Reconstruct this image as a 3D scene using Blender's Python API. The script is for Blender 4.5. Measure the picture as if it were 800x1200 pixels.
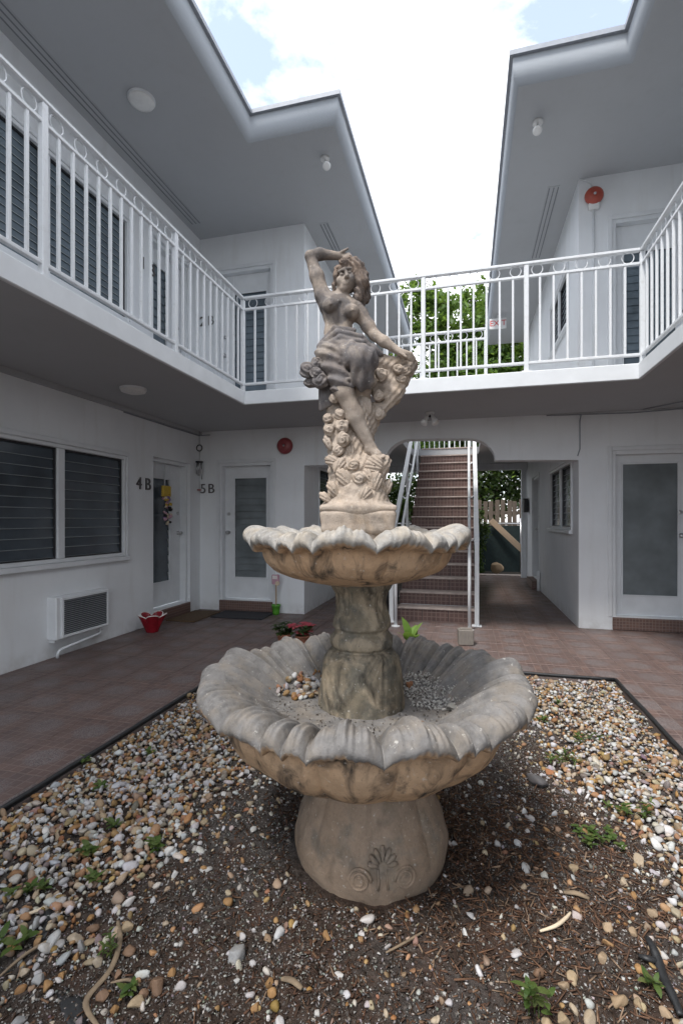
import bpy, math, random
import numpy as np
import bmesh
from mathutils import Vector, Matrix
R = math.radians
rng = np.random.default_rng(7)
random.seed(7)
for o in list(bpy.data.objects): bpy.data.objects.remove(o)
scn = bpy.context.scene
COL = scn.collection
YAW = 0.2521
CS, SN = math.cos(YAW), math.sin(YAW)

# ------------------------------------------------------------------ camera
cam = bpy.data.cameras.new('camera'); camo = bpy.data.objects.new('camera', cam); COL.objects.link(camo)
camo.location = (0, 0, 1.25); camo.rotation_euler = (R(90), 0, YAW)
cam.sensor_width = 36; cam.sensor_height = 36; cam.sensor_fit = 'AUTO'
cam.lens = 572.8/1200*36; cam.shift_y = 9.8/1200
cam.clip_start = .05; cam.clip_end = 2000
scn.camera = camo

# ------------------------------------------------------------------ world and sun
SUN_EL, SUN_AZ = R(60), R(205)      # azimuth measured clockwise from +Y (the sun stands behind the camera, a bit to the left)
w = bpy.data.worlds.new('World'); scn.world = w; w.use_nodes = True
nt = w.node_tree; nt.nodes.clear()
def wn(t, **k):
    n = nt.nodes.new(t)
    for a, b in k.items(): setattr(n, a, b)
    return n
out = wn('ShaderNodeOutputWorld'); bg = wn('ShaderNodeBackground')
sky = wn('ShaderNodeTexSky', sky_type='NISHITA'); sky.sun_disc = False
sky.sun_elevation = SUN_EL; sky.sun_rotation = SUN_AZ; sky.air_density = 1.0; sky.dust_density = .6; sky.ozone_density = 2.0
tc = wn('ShaderNodeTexCoord'); sep = wn('ShaderNodeSeparateXYZ'); nt.links.new(tc.outputs['Generated'], sep.inputs[0])
zc = wn('ShaderNodeMath', operation='MAXIMUM'); nt.links.new(sep.outputs['Z'], zc.inputs[0]); zc.inputs[1].default_value = .06
dx = wn('ShaderNodeMath', operation='DIVIDE'); nt.links.new(sep.outputs['X'], dx.inputs[0]); nt.links.new(zc.outputs[0], dx.inputs[1])
dy = wn('ShaderNodeMath', operation='DIVIDE'); nt.links.new(sep.outputs['Y'], dy.inputs[0]); nt.links.new(zc.outputs[0], dy.inputs[1])
cmb = wn('ShaderNodeCombineXYZ'); nt.links.new(dx.outputs[0], cmb.inputs[0]); nt.links.new(dy.outputs[0], cmb.inputs[1]); cmb.inputs[2].default_value = 3.7
noi = wn('ShaderNodeTexNoise'); noi.inputs['Scale'].default_value = 1.55; noi.inputs['Detail'].default_value = 9; noi.inputs['Roughness'].default_value = .58; noi.inputs['Distortion'].default_value = .25
nt.links.new(cmb.outputs[0], noi.inputs['Vector'])
rmp = wn('ShaderNodeValToRGB'); rmp.color_ramp.elements[0].color = (.22, .22, .22, 1); rmp.color_ramp.elements[0].position = .40; rmp.color_ramp.elements[1].position = .52
nt.links.new(noi.outputs[0], rmp.inputs[0])
mix = wn('ShaderNodeMix', data_type='RGBA'); nt.links.new(rmp.outputs[0], mix.inputs[0]); nt.links.new(sky.outputs[0], mix.inputs[6])
mix.inputs[7].default_value = (6.6, 6.7, 6.9, 1)          # sunlit cloud, in the sky node's units
nt.links.new(mix.outputs[2], bg.inputs[0]); bg.inputs[1].default_value = .12
nt.links.new(bg.outputs[0], out.inputs[0])

sd = bpy.data.lights.new('sun', 'SUN'); sd.energy = 1.5; sd.angle = R(12); sd.color = (1, .965, .92)
so = bpy.data.objects.new('sun', sd); COL.objects.link(so)
sv = Vector((math.sin(SUN_AZ)*math.cos(SUN_EL), math.cos(SUN_AZ)*math.cos(SUN_EL), math.sin(SUN_EL)))
so.rotation_euler = sv.to_track_quat('Z', 'Y').to_euler(); so.location = sv*30
scn.view_settings.view_transform = 'Standard'; scn.view_settings.look = 'None'
scn.view_settings.exposure = 1.48; scn.view_settings.gamma = 1; scn.view_settings.use_curve_mapping = False
scn.render.engine = 'CYCLES'

# ------------------------------------------------------------------ materials
class NT:
    def __init__(s, name):
        s.m = bpy.data.materials.new(name); s.m.use_nodes = True; s.t = s.m.node_tree
        s.b = s.t.nodes['Principled BSDF']
    def n(s, t, ins=None, **k):
        nd = s.t.nodes.new(t)
        for a, b in k.items(): setattr(nd, a, b)
        for a, b in (ins or {}).items(): s.set(nd, a, b)
        return nd
    def set(s, nd, a, b):
        i = nd.inputs[a]
        if hasattr(b, 'bl_idname') and hasattr(b, 'outputs'): s.t.links.new(b.outputs[0], i)
        elif isinstance(b, bpy.types.NodeSocket): s.t.links.new(b, i)
        else:
            if isinstance(b, (tuple, list)) and len(b) == 3 and i.type == 'RGBA': b = (*b, 1)
            i.default_value = b
    def coord(s, kind='Object'): return s.n('ShaderNodeTexCoord').outputs[kind]
    def pos(s): return s.n('ShaderNodeNewGeometry').outputs['Position']
    def noise(s, scale, vec=None, det=4, rough=.55, dist=0, stretch=None):
        v = vec if vec is not None else s.coord()
        if stretch:
            mp = s.n('ShaderNodeMapping', {'Vector': v, 'Scale': stretch}); v = mp.outputs[0]
        return s.n('ShaderNodeTexNoise', {'Vector': v, 'Scale': scale, 'Detail': det, 'Roughness': rough, 'Distortion': dist}).outputs[0]
    def ramp(s, fac, *st):
        r = s.n('ShaderNodeValToRGB', {'Fac': fac}); e = r.color_ramp.elements
        while len(e) < len(st): e.new(.5)
        for i, (p, c) in enumerate(st):
            e[i].position = p; c = (c, c, c) if isinstance(c, (int, float)) else c; e[i].color = (*c, 1)
        return r.outputs[0]
    def mix(s, f, a, b, mode='MIX'):
        m = s.n('ShaderNodeMix', data_type='RGBA', blend_type=mode); s.set(m, 0, f); s.set(m, 6, a); s.set(m, 7, b); return m.outputs[2]
    def math(s, op, a, b=0, c=0):
        m = s.n('ShaderNodeMath', operation=op); s.set(m, 0, a); s.set(m, 1, b); s.set(m, 2, c); return m.outputs[0]
    def bump(s, h, strength=.3, dist=.01, prev=None):
        b = s.n('ShaderNodeBump', {'Height': h, 'Strength': strength, 'Distance': dist})
        if prev is not None: s.set(b, 'Normal', prev)
        return b.outputs[0]
    def done(s, col=None, rough=None, normal=None, metal=None, spec=None):
        for a, b in (('Base Color', col), ('Roughness', rough), ('Normal', normal), ('Metallic', metal), ('Specular IOR Level', spec)):
            if b is not None: s.set(s.b, a, b)
        return s.m

def m_stucco(name, col, dirt=.25, bump=.25):
    k = NT(name); p = k.pos()
    a = k.noise(1.3, p, 5); st = k.noise(2.2, p, 5, stretch=(3, 3, .35))
    dark = tuple(c*.72 for c in col)
    c1 = k.mix(k.ramp(a, (.42, 0), (.75, dirt)), col, dark)
    c2 = k.mix(k.ramp(st, (.55, 0), (.8, dirt*.8)), c1, (col[0]*.66, col[1]*.62, col[2]*.56))
    # splashed dirt along the foot of the wall
    z = k.n('ShaderNodeSeparateXYZ', {0: p}).outputs[2]
    foot = k.math('MULTIPLY', k.ramp(z, (.0, 1.0), (.16, 0)), k.ramp(k.noise(9, p, 4), (.35, 0), (.7, .55)))
    c3 = k.mix(foot, c2, (col[0]*.5, col[1]*.46, col[2]*.41))
    h = k.noise(60, p, 5, .65); h2 = k.noise(7, p, 3)
    n = k.bump(h2, .12, .02, k.bump(h, bump, .006))
    return k.done(c3, .75, n, spec=.3)
def m_plain(name, col, rough=.5, metal=0, spec=.5, var=.12, scale=20, bump=0):
    k = NT(name)
    a = k.noise(scale, k.coord(), 4)
    c = k.mix(k.ramp(a, (.3, 0), (.75, 1)), tuple(x*(1-var) for x in col), tuple(min(1, x*(1+var)) for x in col))
    n = k.bump(a, bump, .003) if bump else None
    return k.done(c, rough, n, metal, spec)
def m_paint_metal():
    k = NT('white_painted_metal'); p = k.pos()
    a = k.noise(25, p, 5)
    c = k.mix(k.ramp(a, (.55, 0), (.8, .5)), (.68, .70, .72), (.48, .48, .47))
    c = k.mix(k.ramp(k.noise(70, p, 3), (.70, 0), (.76, .55)), c, (.30, .20, .13))
    return k.done(c, .38, k.bump(k.noise(120, p, 3), .08, .002))
def m_glass(name, col=(.055, .070, .085), rough=.10, spec=.8):
    k = NT(name); a = k.noise(3.0, k.pos(), 3)
    c = k.mix(k.ramp(a, (.3, 0), (.7, 1)), tuple(x*.75 for x in col), tuple(x*1.3 for x in col))
    dirt = k.noise(14, k.pos(), 5)
    return k.done(c, k.ramp(dirt, (.3, rough), (.8, rough+.12)), None, spec=spec)
def m_attr(name, rough=.8, bump=.4, bscale=180, spec=.3, extra=.35):
    k = NT(name); at = k.n('ShaderNodeAttribute', attribute_name='col').outputs['Color']
    p = k.pos(); a = k.noise(bscale, p, 4, .65)
    c = k.mix(k.math('MULTIPLY', a, extra), at, (.10, .07, .05), 'MIX')
    c = k.mix(k.ramp(k.noise(bscale*.35, p, 3), (.45, 0), (.75, .35)), c, (.55, .45, .33), 'SOFT_LIGHT')
    return k.done(c, rough, k.bump(a, bump, .003), spec=spec)
def m_stone(name, tan, grey, dark, amount=.5, scale=7, stain=.5, attr=True, zlow=None):
    """cast stone: tan body, grey weathered skin where the 'weather' attribute says so, dark stains with a shape of their own"""
    k = NT(name); p = k.pos()
    n1 = k.noise(scale, p, 7, .6, .4); n2 = k.noise(scale*3.3, p, 6, .65); n3 = k.noise(scale*16, p, 4, .7)
    base = k.mix(k.ramp(n2, (.3, 0), (.7, 1)), tuple(x*.80 for x in tan), tuple(min(.9, x*1.15) for x in tan))
    base = k.mix(k.ramp(k.noise(scale*.6, p, 4), (.35, 0), (.75, .55)), base, (tan[0]*.95, tan[1]*1.06, tan[2]*1.2))
    g = k.mix(k.ramp(n2, (.35, 0), (.7, 1)), tuple(x*.76 for x in grey), tuple(x*1.2 for x in grey))
    g = k.mix(k.ramp(k.noise(scale*1.7, p, 6, .6), (.44, 0), (.62, .6)), g, (grey[0]*1.25, grey[1]*1.12, grey[2]*.95))
    g = k.mix(k.ramp(k.noise(scale*2.6, p, 6, .7), (.55, 0), (.68, .55)), g, tuple(x*.5 for x in grey))
    if attr:
        at = k.n('ShaderNodeAttribute', attribute_name='weather').outputs['Fac']
        f = k.math('ADD', k.math('MULTIPLY', at, 1.0), k.math('MULTIPLY', k.math('SUBTRACT', n1, .5), 1.1))
        f = k.ramp(f, (.38, 0), (.62, 1))
    else:
        f = k.ramp(n1, (.62-amount*.35, 0), (.74-amount*.35, 1))
    c = k.mix(f, base, g)
    st = k.noise(scale*1.1, p, 6, .62, .8, stretch=(1.4, 1.4, .55))
    sf = k.ramp(st, (.56-.10*stain, 0), (.70-.06*stain, min(1, stain*1.5)))
    if attr: sf = k.math('MULTIPLY', sf, k.math('SUBTRACT', 1.0, k.math('MULTIPLY', f, .8)))
    c = k.mix(sf, c, dark)
    c = k.mix(k.ramp(n3, (.60, 0), (.72, .55)), c, dark)
    c = k.mix(k.ramp(k.noise(scale*9, p, 5), (.64, 0), (.72, .45)), c, (.62, .60, .56))
    n = k.bump(n3, .35, .006, k.bump(n2, .3, .012))
    return k.done(c, .88, n, spec=.2)
def m_tile():
    """printed quarry tile: six by six small squares round a speckled medallion"""
    k = NT('printed_floor_tile'); v = k.coord('Object'); sp = k.n('ShaderNodeSeparateXYZ', {0: v})
    T = .322
    def cell(o):
        f = k.math('FRACT', k.math('ADD', k.math('MULTIPLY', o, 6/T), 3.0))
        d = k.math('ABSOLUTE', k.math('SUBTRACT', f, .5))
        return k.ramp(d, (.40, 0), (.47, 1))
    line = k.math('MAXIMUM', cell(sp.outputs[0]), cell(sp.outputs[1]))
    info = k.n('ShaderNodeObjectInfo').outputs['Random']
    seed = k.n('ShaderNodeVectorMath', {0: k.n('ShaderNodeMapping', {'Vector': v, 'Scale': (6/T,)*3, 'Location': (3, 3, 0)}).outputs[0]}, operation='FLOOR').outputs[0]
    wnz = k.n('ShaderNodeTexWhiteNoise', {'Vector': k.n('ShaderNodeVectorMath', {0: seed, 1: k.n('ShaderNodeCombineXYZ', {2: k.math('MULTIPLY', info, 50)})}, operation='ADD').outputs[0]}, noise_dimensions='3D').outputs[0]
    sq = k.ramp(wnz, (0, (.090, .062, .058)), (.5, (.122, .080, .070)), (1, (.152, .096, .080)))
    r = k.n('ShaderNodeVectorMath', {0: v}, operation='LENGTH').outputs['Value']
    med = k.ramp(r, (.085, 1), (.105, 0))
    vor = k.n('ShaderNodeTexVoronoi', {'Vector': v, 'Scale': 85.0}, feature='DISTANCE_TO_EDGE').outputs[0]
    vc = k.n('ShaderNodeTexVoronoi', {'Vector': v, 'Scale': 85.0}).outputs['Color']
    speck = k.mix(k.ramp(vor, (.06, 0), (.14, 1)), (.20, .175, .17), k.mix(k.n('ShaderNodeSeparateColor', {0: vc}).outputs[0], (.068, .056, .058), (.15, .098, .088)))
    c = k.mix(k.math('MULTIPLY', line, .62), sq, (.235, .178, .158))
    c = k.mix(med, c, speck)
    c = k.mix(k.ramp(k.noise(1.7, k.pos(), 5), (.4, 0), (.72, .40)), c, (.185, .145, .135))
    c = k.mix(k.math('MULTIPLY', info, .28), c, (.095, .072, .070))
    h = k.math('SUBTRACT', k.noise(90, v, 4), k.math('MULTIPLY', line, .55))
    return k.done(c, k.ramp(k.noise(5, k.pos(), 4), (.3, .38), (.7, .62)), k.bump(h, .35, .004), spec=.45)
def m_soil():
    k = NT('dark_garden_soil'); p = k.pos()
    a = k.noise(5, p, 7, .65); b = k.noise(45, p, 6, .7); cc = k.noise(150, p, 4, .7); d = k.noise(1.4, p, 4)
    c = k.ramp(b, (.3, (.026, .020, .017)), (.55, (.072, .052, .042)), (.75, (.14, .108, .088)))
    c = k.mix(k.ramp(d, (.45, 0), (.6, .75)), c, k.ramp(b, (.3, (.05, .048, .047)), (.6, (.115, .11, .107)), (.8, (.22, .215, .21))))
    c = k.mix(k.ramp(a, (.5, 0), (.68, .65)), c, (.075, .038, .026))
    c = k.mix(k.ramp(cc, (.62, 0), (.70, .85)), c, (.33, .31, .29))
    return k.done(c, .95, k.bump(b, .9, .02, k.bump(cc, .8, .006)), spec=.15)
def m_brick_step():
    k = NT('red_mosaic_step_tile'); v = k.coord('Object')
    br = k.n('ShaderNodeTexBrick', {'Vector': k.n('ShaderNodeMapping', {'Vector': v, 'Rotation': (R(90), 0, 0)}).outputs[0], 'Scale': 18.0, 'Color1': (.145, .080, .062, 1), 'Color2': (.10, .058, .050, 1), 'Mortar': (.20, .15, .13, 1), 'Mortar Size': .05, 'Brick Width': .6, 'Row Height': .6})
    br.offset = 0
    return k.done(br.outputs[0], .6, k.bump(br.outputs[1], -.3, .004))
def m_stair_tile():
    k = NT('stair_tile'); v = k.pos()
    sp = k.n('ShaderNodeSeparateXYZ', {0: v})
    def gl(o, s, wd):
        d = k.math('ABSOLUTE', k.math('SUBTRACT', k.math('FRACT', k.math('MULTIPLY', o, s)), .5)); return k.ramp(d, (.5-wd*1.6, 0), (.5-wd, 1))
    small = k.math('MAXIMUM', gl(sp.outputs[0], 18.5, .07), gl(sp.outputs[2], 18.5, .07))
    c = k.mix(k.ramp(k.noise(9, v, 5), (.3, 0), (.7, 1)), (.080, .046, .040), (.125, .072, .060))
    c = k.mix(k.math('MULTIPLY', small, .45), c, (.27, .20, .18))
    return k.done(c, .6, k.bump(k.noise(80, v, 3), .25, .004))
def m_leaf(name, c0, c1, c2, trans=.35):
    k = NT(name); at = k.n('ShaderNodeNewGeometry').outputs['Random Per Island']
    c = k.ramp(at, (0, c0), (.55, c1), (1, c2))
    k.done(c, .5, spec=.35)
    tr = k.n('ShaderNodeBsdfTranslucent', {'Color': k.mix(.5, c, (.25, .38, .05))})
    ms = k.n('ShaderNodeMixShader', {0: trans, 1: k.b, 2: tr})
    k.t.links.new(ms.outputs[0], k.t.nodes['Material Output'].inputs[0]); return k.m
def m_wood(name, c0, c1, rot=(0, 0, 0)):
    k = NT(name); v = k.coord('Object')
    a = k.noise(6, v, 5, .6, 1.2, stretch=(6, 6, .5)); b = k.noise(40, v, 4, stretch=(5, 5, .4))
    c = k.mix(a, c0, c1); c = k.mix(k.ramp(b, (.5, 0), (.7, .5)), c, tuple(x*.5 for x in c0))
    return k.done(c, .8, k.bump(b, .3, .004))

M = {}
M['wall'] = m_stucco('white_stucco', (.76, .78, .80), .36)
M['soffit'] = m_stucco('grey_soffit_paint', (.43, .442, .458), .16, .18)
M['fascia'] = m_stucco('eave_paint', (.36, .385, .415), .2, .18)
M['metal'] = m_paint_metal()
M['whitepaint'] = m_plain('white_gloss_paint', (.69, .71, .73), .42, var=.06, scale=6, bump=.05)
M['whiteplastic'] = m_plain('white_plastic', (.74, .74, .73), .35, var=.05)
M['drip'] = m_plain('grey_drip_edge', (.28, .30, .335), .45, var=.1)
M['glass'] = m_glass('dark_louver_glass')
M['frost'] = m_glass('frosted_grey_glass', (.15, .17, .178), .33, .4)
M['edgeglint'] = m_plain('glass_edge_glint', (.27, .30, .31), .4)  # paler strip painted where each louver edge catches the light
M['blind'] = m_plain('grey_blind', (.10, .115, .13), .7)
M['slot'] = m_plain('vent_slot_grey', (.20, .21, .225), .8)
M['upglass'] = m_glass('reflection_tinted_upper_glass', (.115, .145, .17), .18, .7)  # bluish reflection painted into the base colour of the upper panes
M['room'] = m_plain('dark_room', (.02, .02, .022), .9)
M['tile'] = m_tile(); M['grout'] = m_plain('grey_grout', (.165, .128, .115), .9, var=.2, scale=30, bump=.3)
M['soil'] = m_soil(); M['step'] = m_brick_step(); M['stair'] = m_stair_tile()
M['nosing'] = m_plain('worn_concrete_nosing', (.42, .35, .315), .8, var=.2)
M['pebble'] = m_attr('pebble_stone', .72, .35, 160)
M['chip'] = m_attr('stone_chips', .85, .2, 200)
M['mulch'] = m_attr('mulch_bits', .95, .4, 150, .1)
M['red'] = m_plain('red_bell_paint', (.25, .045, .05), .4, var=.15)
M['redU'] = m_plain('orange_red_bell_paint', (.38, .07, .045), .4, var=.15)
M['black'] = m_plain('black_plastic', (.014, .014, .016), .45)
M['darkmetal'] = m_plain('dark_metal', (.05, .05, .055), .4, .6)
M['number'] = m_plain('grey_metal_number', (.12, .11, .11), .35, .6)
M['steel'] = m_plain('brushed_steel', (.55, .55, .56), .3, 1, var=.1)
M['edging'] = m_plain('black_edging', (.02, .021, .023), .5, var=.3, scale=40, bump=.2)
M['coir'] = m_plain('brown_coir_mat', (.105, .065, .035), .95, var=.45, scale=55, bump=.8)
M['rubber'] = m_plain('dark_rubber_mat', (.03, .03, .036), .75, var=.3, scale=60, bump=.5)
M['basinU'] = m_stone('pale_rim_basin_stone', (.52, .345, .21), (.33, .318, .30), (.055, .047, .040), scale=8, stain=.68)
M['basin'] = m_stone('weathered_basin_stone', (.50, .335, .205), (.192, .185, .18), (.050, .043, .037), scale=7, stain=.85)
M['ped'] = m_stone('tan_pedestal_stone', (.29, .215, .155), (.22, .185, .15), (.095, .072, .056), .35, 9, .25, attr=False)
M['col'] = m_stone('mossy_column_stone', (.31, .25, .175), (.155, .142, .115), (.040, .036, .030), .6, 8, .6, attr=False)
M['st_low'] = m_stone('tan_statue_stone', (.41, .335, .27), (.33, .28, .235), (.13, .105, .085), .4, 11, .32, attr=False)
M['st_body'] = m_stone('statue_skin_stone', (.36, .295, .24), (.155, .142, .138), (.10, .085, .078), scale=10, stain=.3)
M['st_drape'] = m_stone('statue_drape_stone', (.29, .25, .215), (.16, .149, .15), (.08, .07, .07), .85, 10, .3, attr=False)
M['st_hair'] = m_stone('statue_hair_stone', (.25, .19, .15), (.165, .14, .128), (.075, .058, .05), .6, 12, .35, attr=False)
M['weed'] = m_leaf('weed_leaf', (.045, .085, .022), (.075, .125, .03), (.13, .15, .05))
M['leafA'] = m_leaf('tree_leaf', (.05, .10, .022), (.09, .165, .035), (.15, .24, .055), .45)
M['leafB'] = m_leaf('hedge_leaf', (.018, .035, .012), (.035, .06, .02), (.06, .10, .03), .25)
M['leafC'] = m_leaf('yellow_green_leaf', (.10, .17, .03), (.16, .25, .04), (.24, .33, .07))
M['limeleaf'] = m_leaf('lime_leaf', (.12, .22, .04), (.16, .28, .055), (.22, .34, .09), .4)
M['bark'] = m_wood('bark', (.07, .052, .04), (.13, .10, .08))
M['pinkleaf'] = m_leaf('pink_bract', (.42, .045, .075), (.55, .08, .12), (.62, .14, .17), .3)
M['terra'] = m_plain('terracotta', (.36, .15, .09), .8, var=.15)
M['green'] = m_plain('green_glaze', (.10, .34, .035), .4)
M['redglaze'] = m_plain('red_glaze', (.22, .008, .016), .12, var=.3, scale=8)
M['whiteglaze'] = m_plain('white_glaze', (.75, .70, .68), .2)
M['picket'] = m_wood('weathered_picket_wood', (.075, .057, .043), (.135, .103, .078))
M['plank'] = m_wood('pale_plank_wood', (.30, .215, .14), (.40, .30, .21))
M['stake'] = m_wood('grey_post_wood', (.15, .135, .12), (.24, .215, .19))
M['mesh'] = m_plain('dark_green_mesh', (.006, .017, .017), .8, var=.4, scale=12)
M['dirt'] = m_plain('bare_dirt', (.045, .036, .028), .95, var=.5, scale=6, bump=.6)
M['exitred'] = m_plain('exit_red', (.60, .05, .05), .5)
M['yellow'] = m_plain('yellow_fabric', (.55, .37, .05), .8)
M['pink'] = m_plain('pink_fabric', (.50, .30, .36), .8)
M['purple'] = m_plain('purple_fabric', (.20, .13, .28), .8)
M['cream'] = m_plain('cream_fabric', (.62, .52, .38), .8)
M['twig'] = m_plain('dry_twig', (.20, .15, .10), .9, var=.3, scale=30, bump=.4)

# ------------------------------------------------------------------ mesh helpers
def mesh_from(name, V, F, mat, smooth=False, col=None, weather=None, lens=None):
    me = bpy.data.meshes.new(name)
    if lens is None and isinstance(F, np.ndarray):
        V = np.asarray(V, np.float32); n, kk = F.shape
        me.vertices.add(len(V)); me.vertices.foreach_set('co', V.ravel())
        me.loops.add(n*kk); me.loops.foreach_set('vertex_index', F.astype(np.int32).ravel())
        me.polygons.add(n); me.polygons.foreach_set('loop_start', np.arange(n, dtype=np.int32)*kk)
        me.update(calc_edges=True)
    else:
        me.from_pydata([tuple(v) for v in V], [], [tuple(f) for f in F]); me.update()
    if smooth: me.polygons.foreach_set('use_smooth', [True]*len(me.polygons))
    if col is not None:
        a = me.attributes.new('col', 'FLOAT_COLOR', 'POINT'); c = np.ones((len(V), 4), np.float32); c[:, :3] = col; a.data.foreach_set('color', c.ravel())
    if weather is not None:
        a = me.attributes.new('weather', 'FLOAT', 'POINT'); a.data.foreach_set('value', np.asarray(weather, np.float32))
    if mat is not None: me.materials.append(mat if not isinstance(mat, str) else M[mat])
    return me
def link(name, me, parent=None, loc=None, rot=None):
    o = bpy.data.objects.new(name, me); COL.objects.link(o)
    if parent is not None: o.parent = parent
    if loc is not None: o.location = loc
    if rot is not None: o.rotation_euler = rot
    return o
def tag(o, label=None, cat=None, group=None, kind=None):
    if label: o['label'] = label
    if cat: o['category'] = cat
    if group: o['group'] = group
    if kind: o['kind'] = kind
    return o
def thing(name, label, cat, loc=(0, 0, 0), rz=0, group=None):
    o = bpy.data.objects.new(name, None); COL.objects.link(o); o.empty_display_size = .1
    o.location = loc; o.rotation_euler = (0, 0, rz); return tag(o, label, cat, group)
class MB:
    def __init__(s): s.v = []; s.f = []
    def add(s, V, F):
        b = len(s.v); s.v += [tuple(map(float, v)) for v in V]; s.f += [tuple(b+i for i in f) for f in F]; return s
    def box(s, x0, x1, y0, y1, z0, z1, c=0):
        if c <= 0:
            return s.add([(x0,y0,z0),(x1,y0,z0),(x1,y1,z0),(x0,y1,z0),(x0,y0,z1),(x1,y0,z1),(x1,y1,z1),(x0,y1,z1)],
                         [(0,3,2,1),(4,5,6,7),(0,1,5,4),(1,2,6,5),(2,3,7,6),(3,0,4,7)])
        V = []; idx = {}
        for X, sx in ((x0, 1), (x1, -1)):
            for Y, sy in ((y0, 1), (y1, -1)):
                for Z, sz in ((z0, 1), (z1, -1)):
                    key = (sx, sy, sz)
                    idx[key, 0] = len(V); V.append((X, Y+sy*c, Z+sz*c))
                    idx[key, 1] = len(V); V.append((X+sx*c, Y, Z+sz*c))
                    idx[key, 2] = len(V); V.append((X+sx*c, Y+sy*c, Z))
        F = []
        for a in range(3):
            b, d = [(1, 2), (0, 2), (0, 1)][a]
            for sa in (1, -1):
                q = []
                for sb, s2 in ((1, 1), (-1, 1), (-1, -1), (1, -1)):
                    key = [0, 0, 0]; key[a] = sa; key[b] = sb; key[d] = s2; q.append(idx[tuple(key), a])
                F.append(q)
        for a in range(3):   # edges along axis a
            b, d = [(1, 2), (0, 2), (0, 1)][a]
            for sb in (1, -1):
                for s2 in (1, -1):
                    k1 = [0]*3; k2 = [0]*3; k1[a] = 1; k2[a] = -1; k1[b] = k2[b] = sb; k1[d] = k2[d] = s2
                    F.append([idx[tuple(k1), b], idx[tuple(k2), b], idx[tuple(k2), d], idx[tuple(k1), d]])
        for sx in (1, -1):
            for sy in (1, -1):
                for sz in (1, -1): F.append([idx[(sx, sy, sz), i] for i in range(3)])
        # orient outward
        cx, cy, cz = (x0+x1)/2, (y0+y1)/2, (z0+z1)/2; G = []
        for f in F:
            p = [Vector(V[i]) for i in f]; n = (p[1]-p[0]).cross(p[2]-p[0]); m = sum(p, Vector())/len(p)-Vector((cx, cy, cz))
            G.append(f if n.dot(m) > 0 else f[::-1])
        return s.add(V, G)
    def tube(s, pts, r, n=8, caps=True):
        pts = [Vector(p) for p in pts]; rs = r if isinstance(r, (list, tuple)) else [r]*len(pts)
        t0 = (pts[1]-pts[0]).normalized(); up = Vector((0, 0, 1)) if abs(t0.z) < .9 else Vector((1, 0, 0))
        a = t0.cross(up).normalized(); V = []; F = []
        for i, p in enumerate(pts):
            t = ((pts[min(i+1, len(pts)-1)]-pts[max(i-1, 0)])).normalized()
            a = (a-t*a.dot(t)).normalized(); b = t.cross(a)
            for k in range(n):
                g = 2*math.pi*k/n; V.append(p+(a*math.cos(g)+b*math.sin(g))*rs[i])
        for i in range(len(pts)-1):
            for k in range(n):
                k2 = (k+1) % n; F.append((i*n+k, i*n+k2, (i+1)*n+k2, (i+1)*n+k))
        if caps: F.append(tuple(range(n))[::-1]); F.append(tuple((len(pts)-1)*n+k for k in range(n)))
        return s.add(V, F)
    def lathe(s, prof, n=24, c=(0, 0, 0)):
        V = []; F = []
        for (r, z) in prof:
            for k in range(n): g = 2*math.pi*k/n; V.append((c[0]+r*math.cos(g), c[1]+r*math.sin(g), c[2]+z))
        for i in range(len(prof)-1):
            for k in range(n): k2 = (k+1) % n; F.append((i*n+k, i*n+k2, (i+1)*n+k2, (i+1)*n+k))
        F.append(tuple(range(n))[::-1]); F.append(tuple((len(prof)-1)*n+k for k in range(n)))
        return s.add(V, F)
    def ring(s, c, R0, r, axis='y', n=18, m=5):
        V = []; F = []
        for i in range(n):
            g = 2*math.pi*i/n
            for k in range(m):
                h = 2*math.pi*k/m; q = R0+r*math.cos(h); a, b, t = q*math.cos(g), q*math.sin(g), r*math.sin(h)
                V.append((c[0]+a, c[1]+t, c[2]+b) if axis == 'y' else (c[0]+t, c[1]+a, c[2]+b) if axis == 'x' else (c[0]+a, c[1]+b, c[2]+t))
        for i in range(n):
            for k in range(m):
                F.append((i*m+k, ((i+1) % n)*m+k, ((i+1) % n)*m+(k+1) % m, i*m+(k+1) % m))
        return s.add(V, F)
    def me(s, name, mat, smooth=False): return mesh_from(name, s.v, s.f, mat, smooth)
    def build(s, name, mat, parent=None, smooth=False, loc=None, rot=None): return link(name, s.me(name, mat, smooth), parent, loc, rot)
def copy_tree(o, parent=None):
    c = o.copy(); COL.objects.link(c); c.parent = parent
    for ch in list(o.children): copy_tree(ch, c)
    return c
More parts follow.
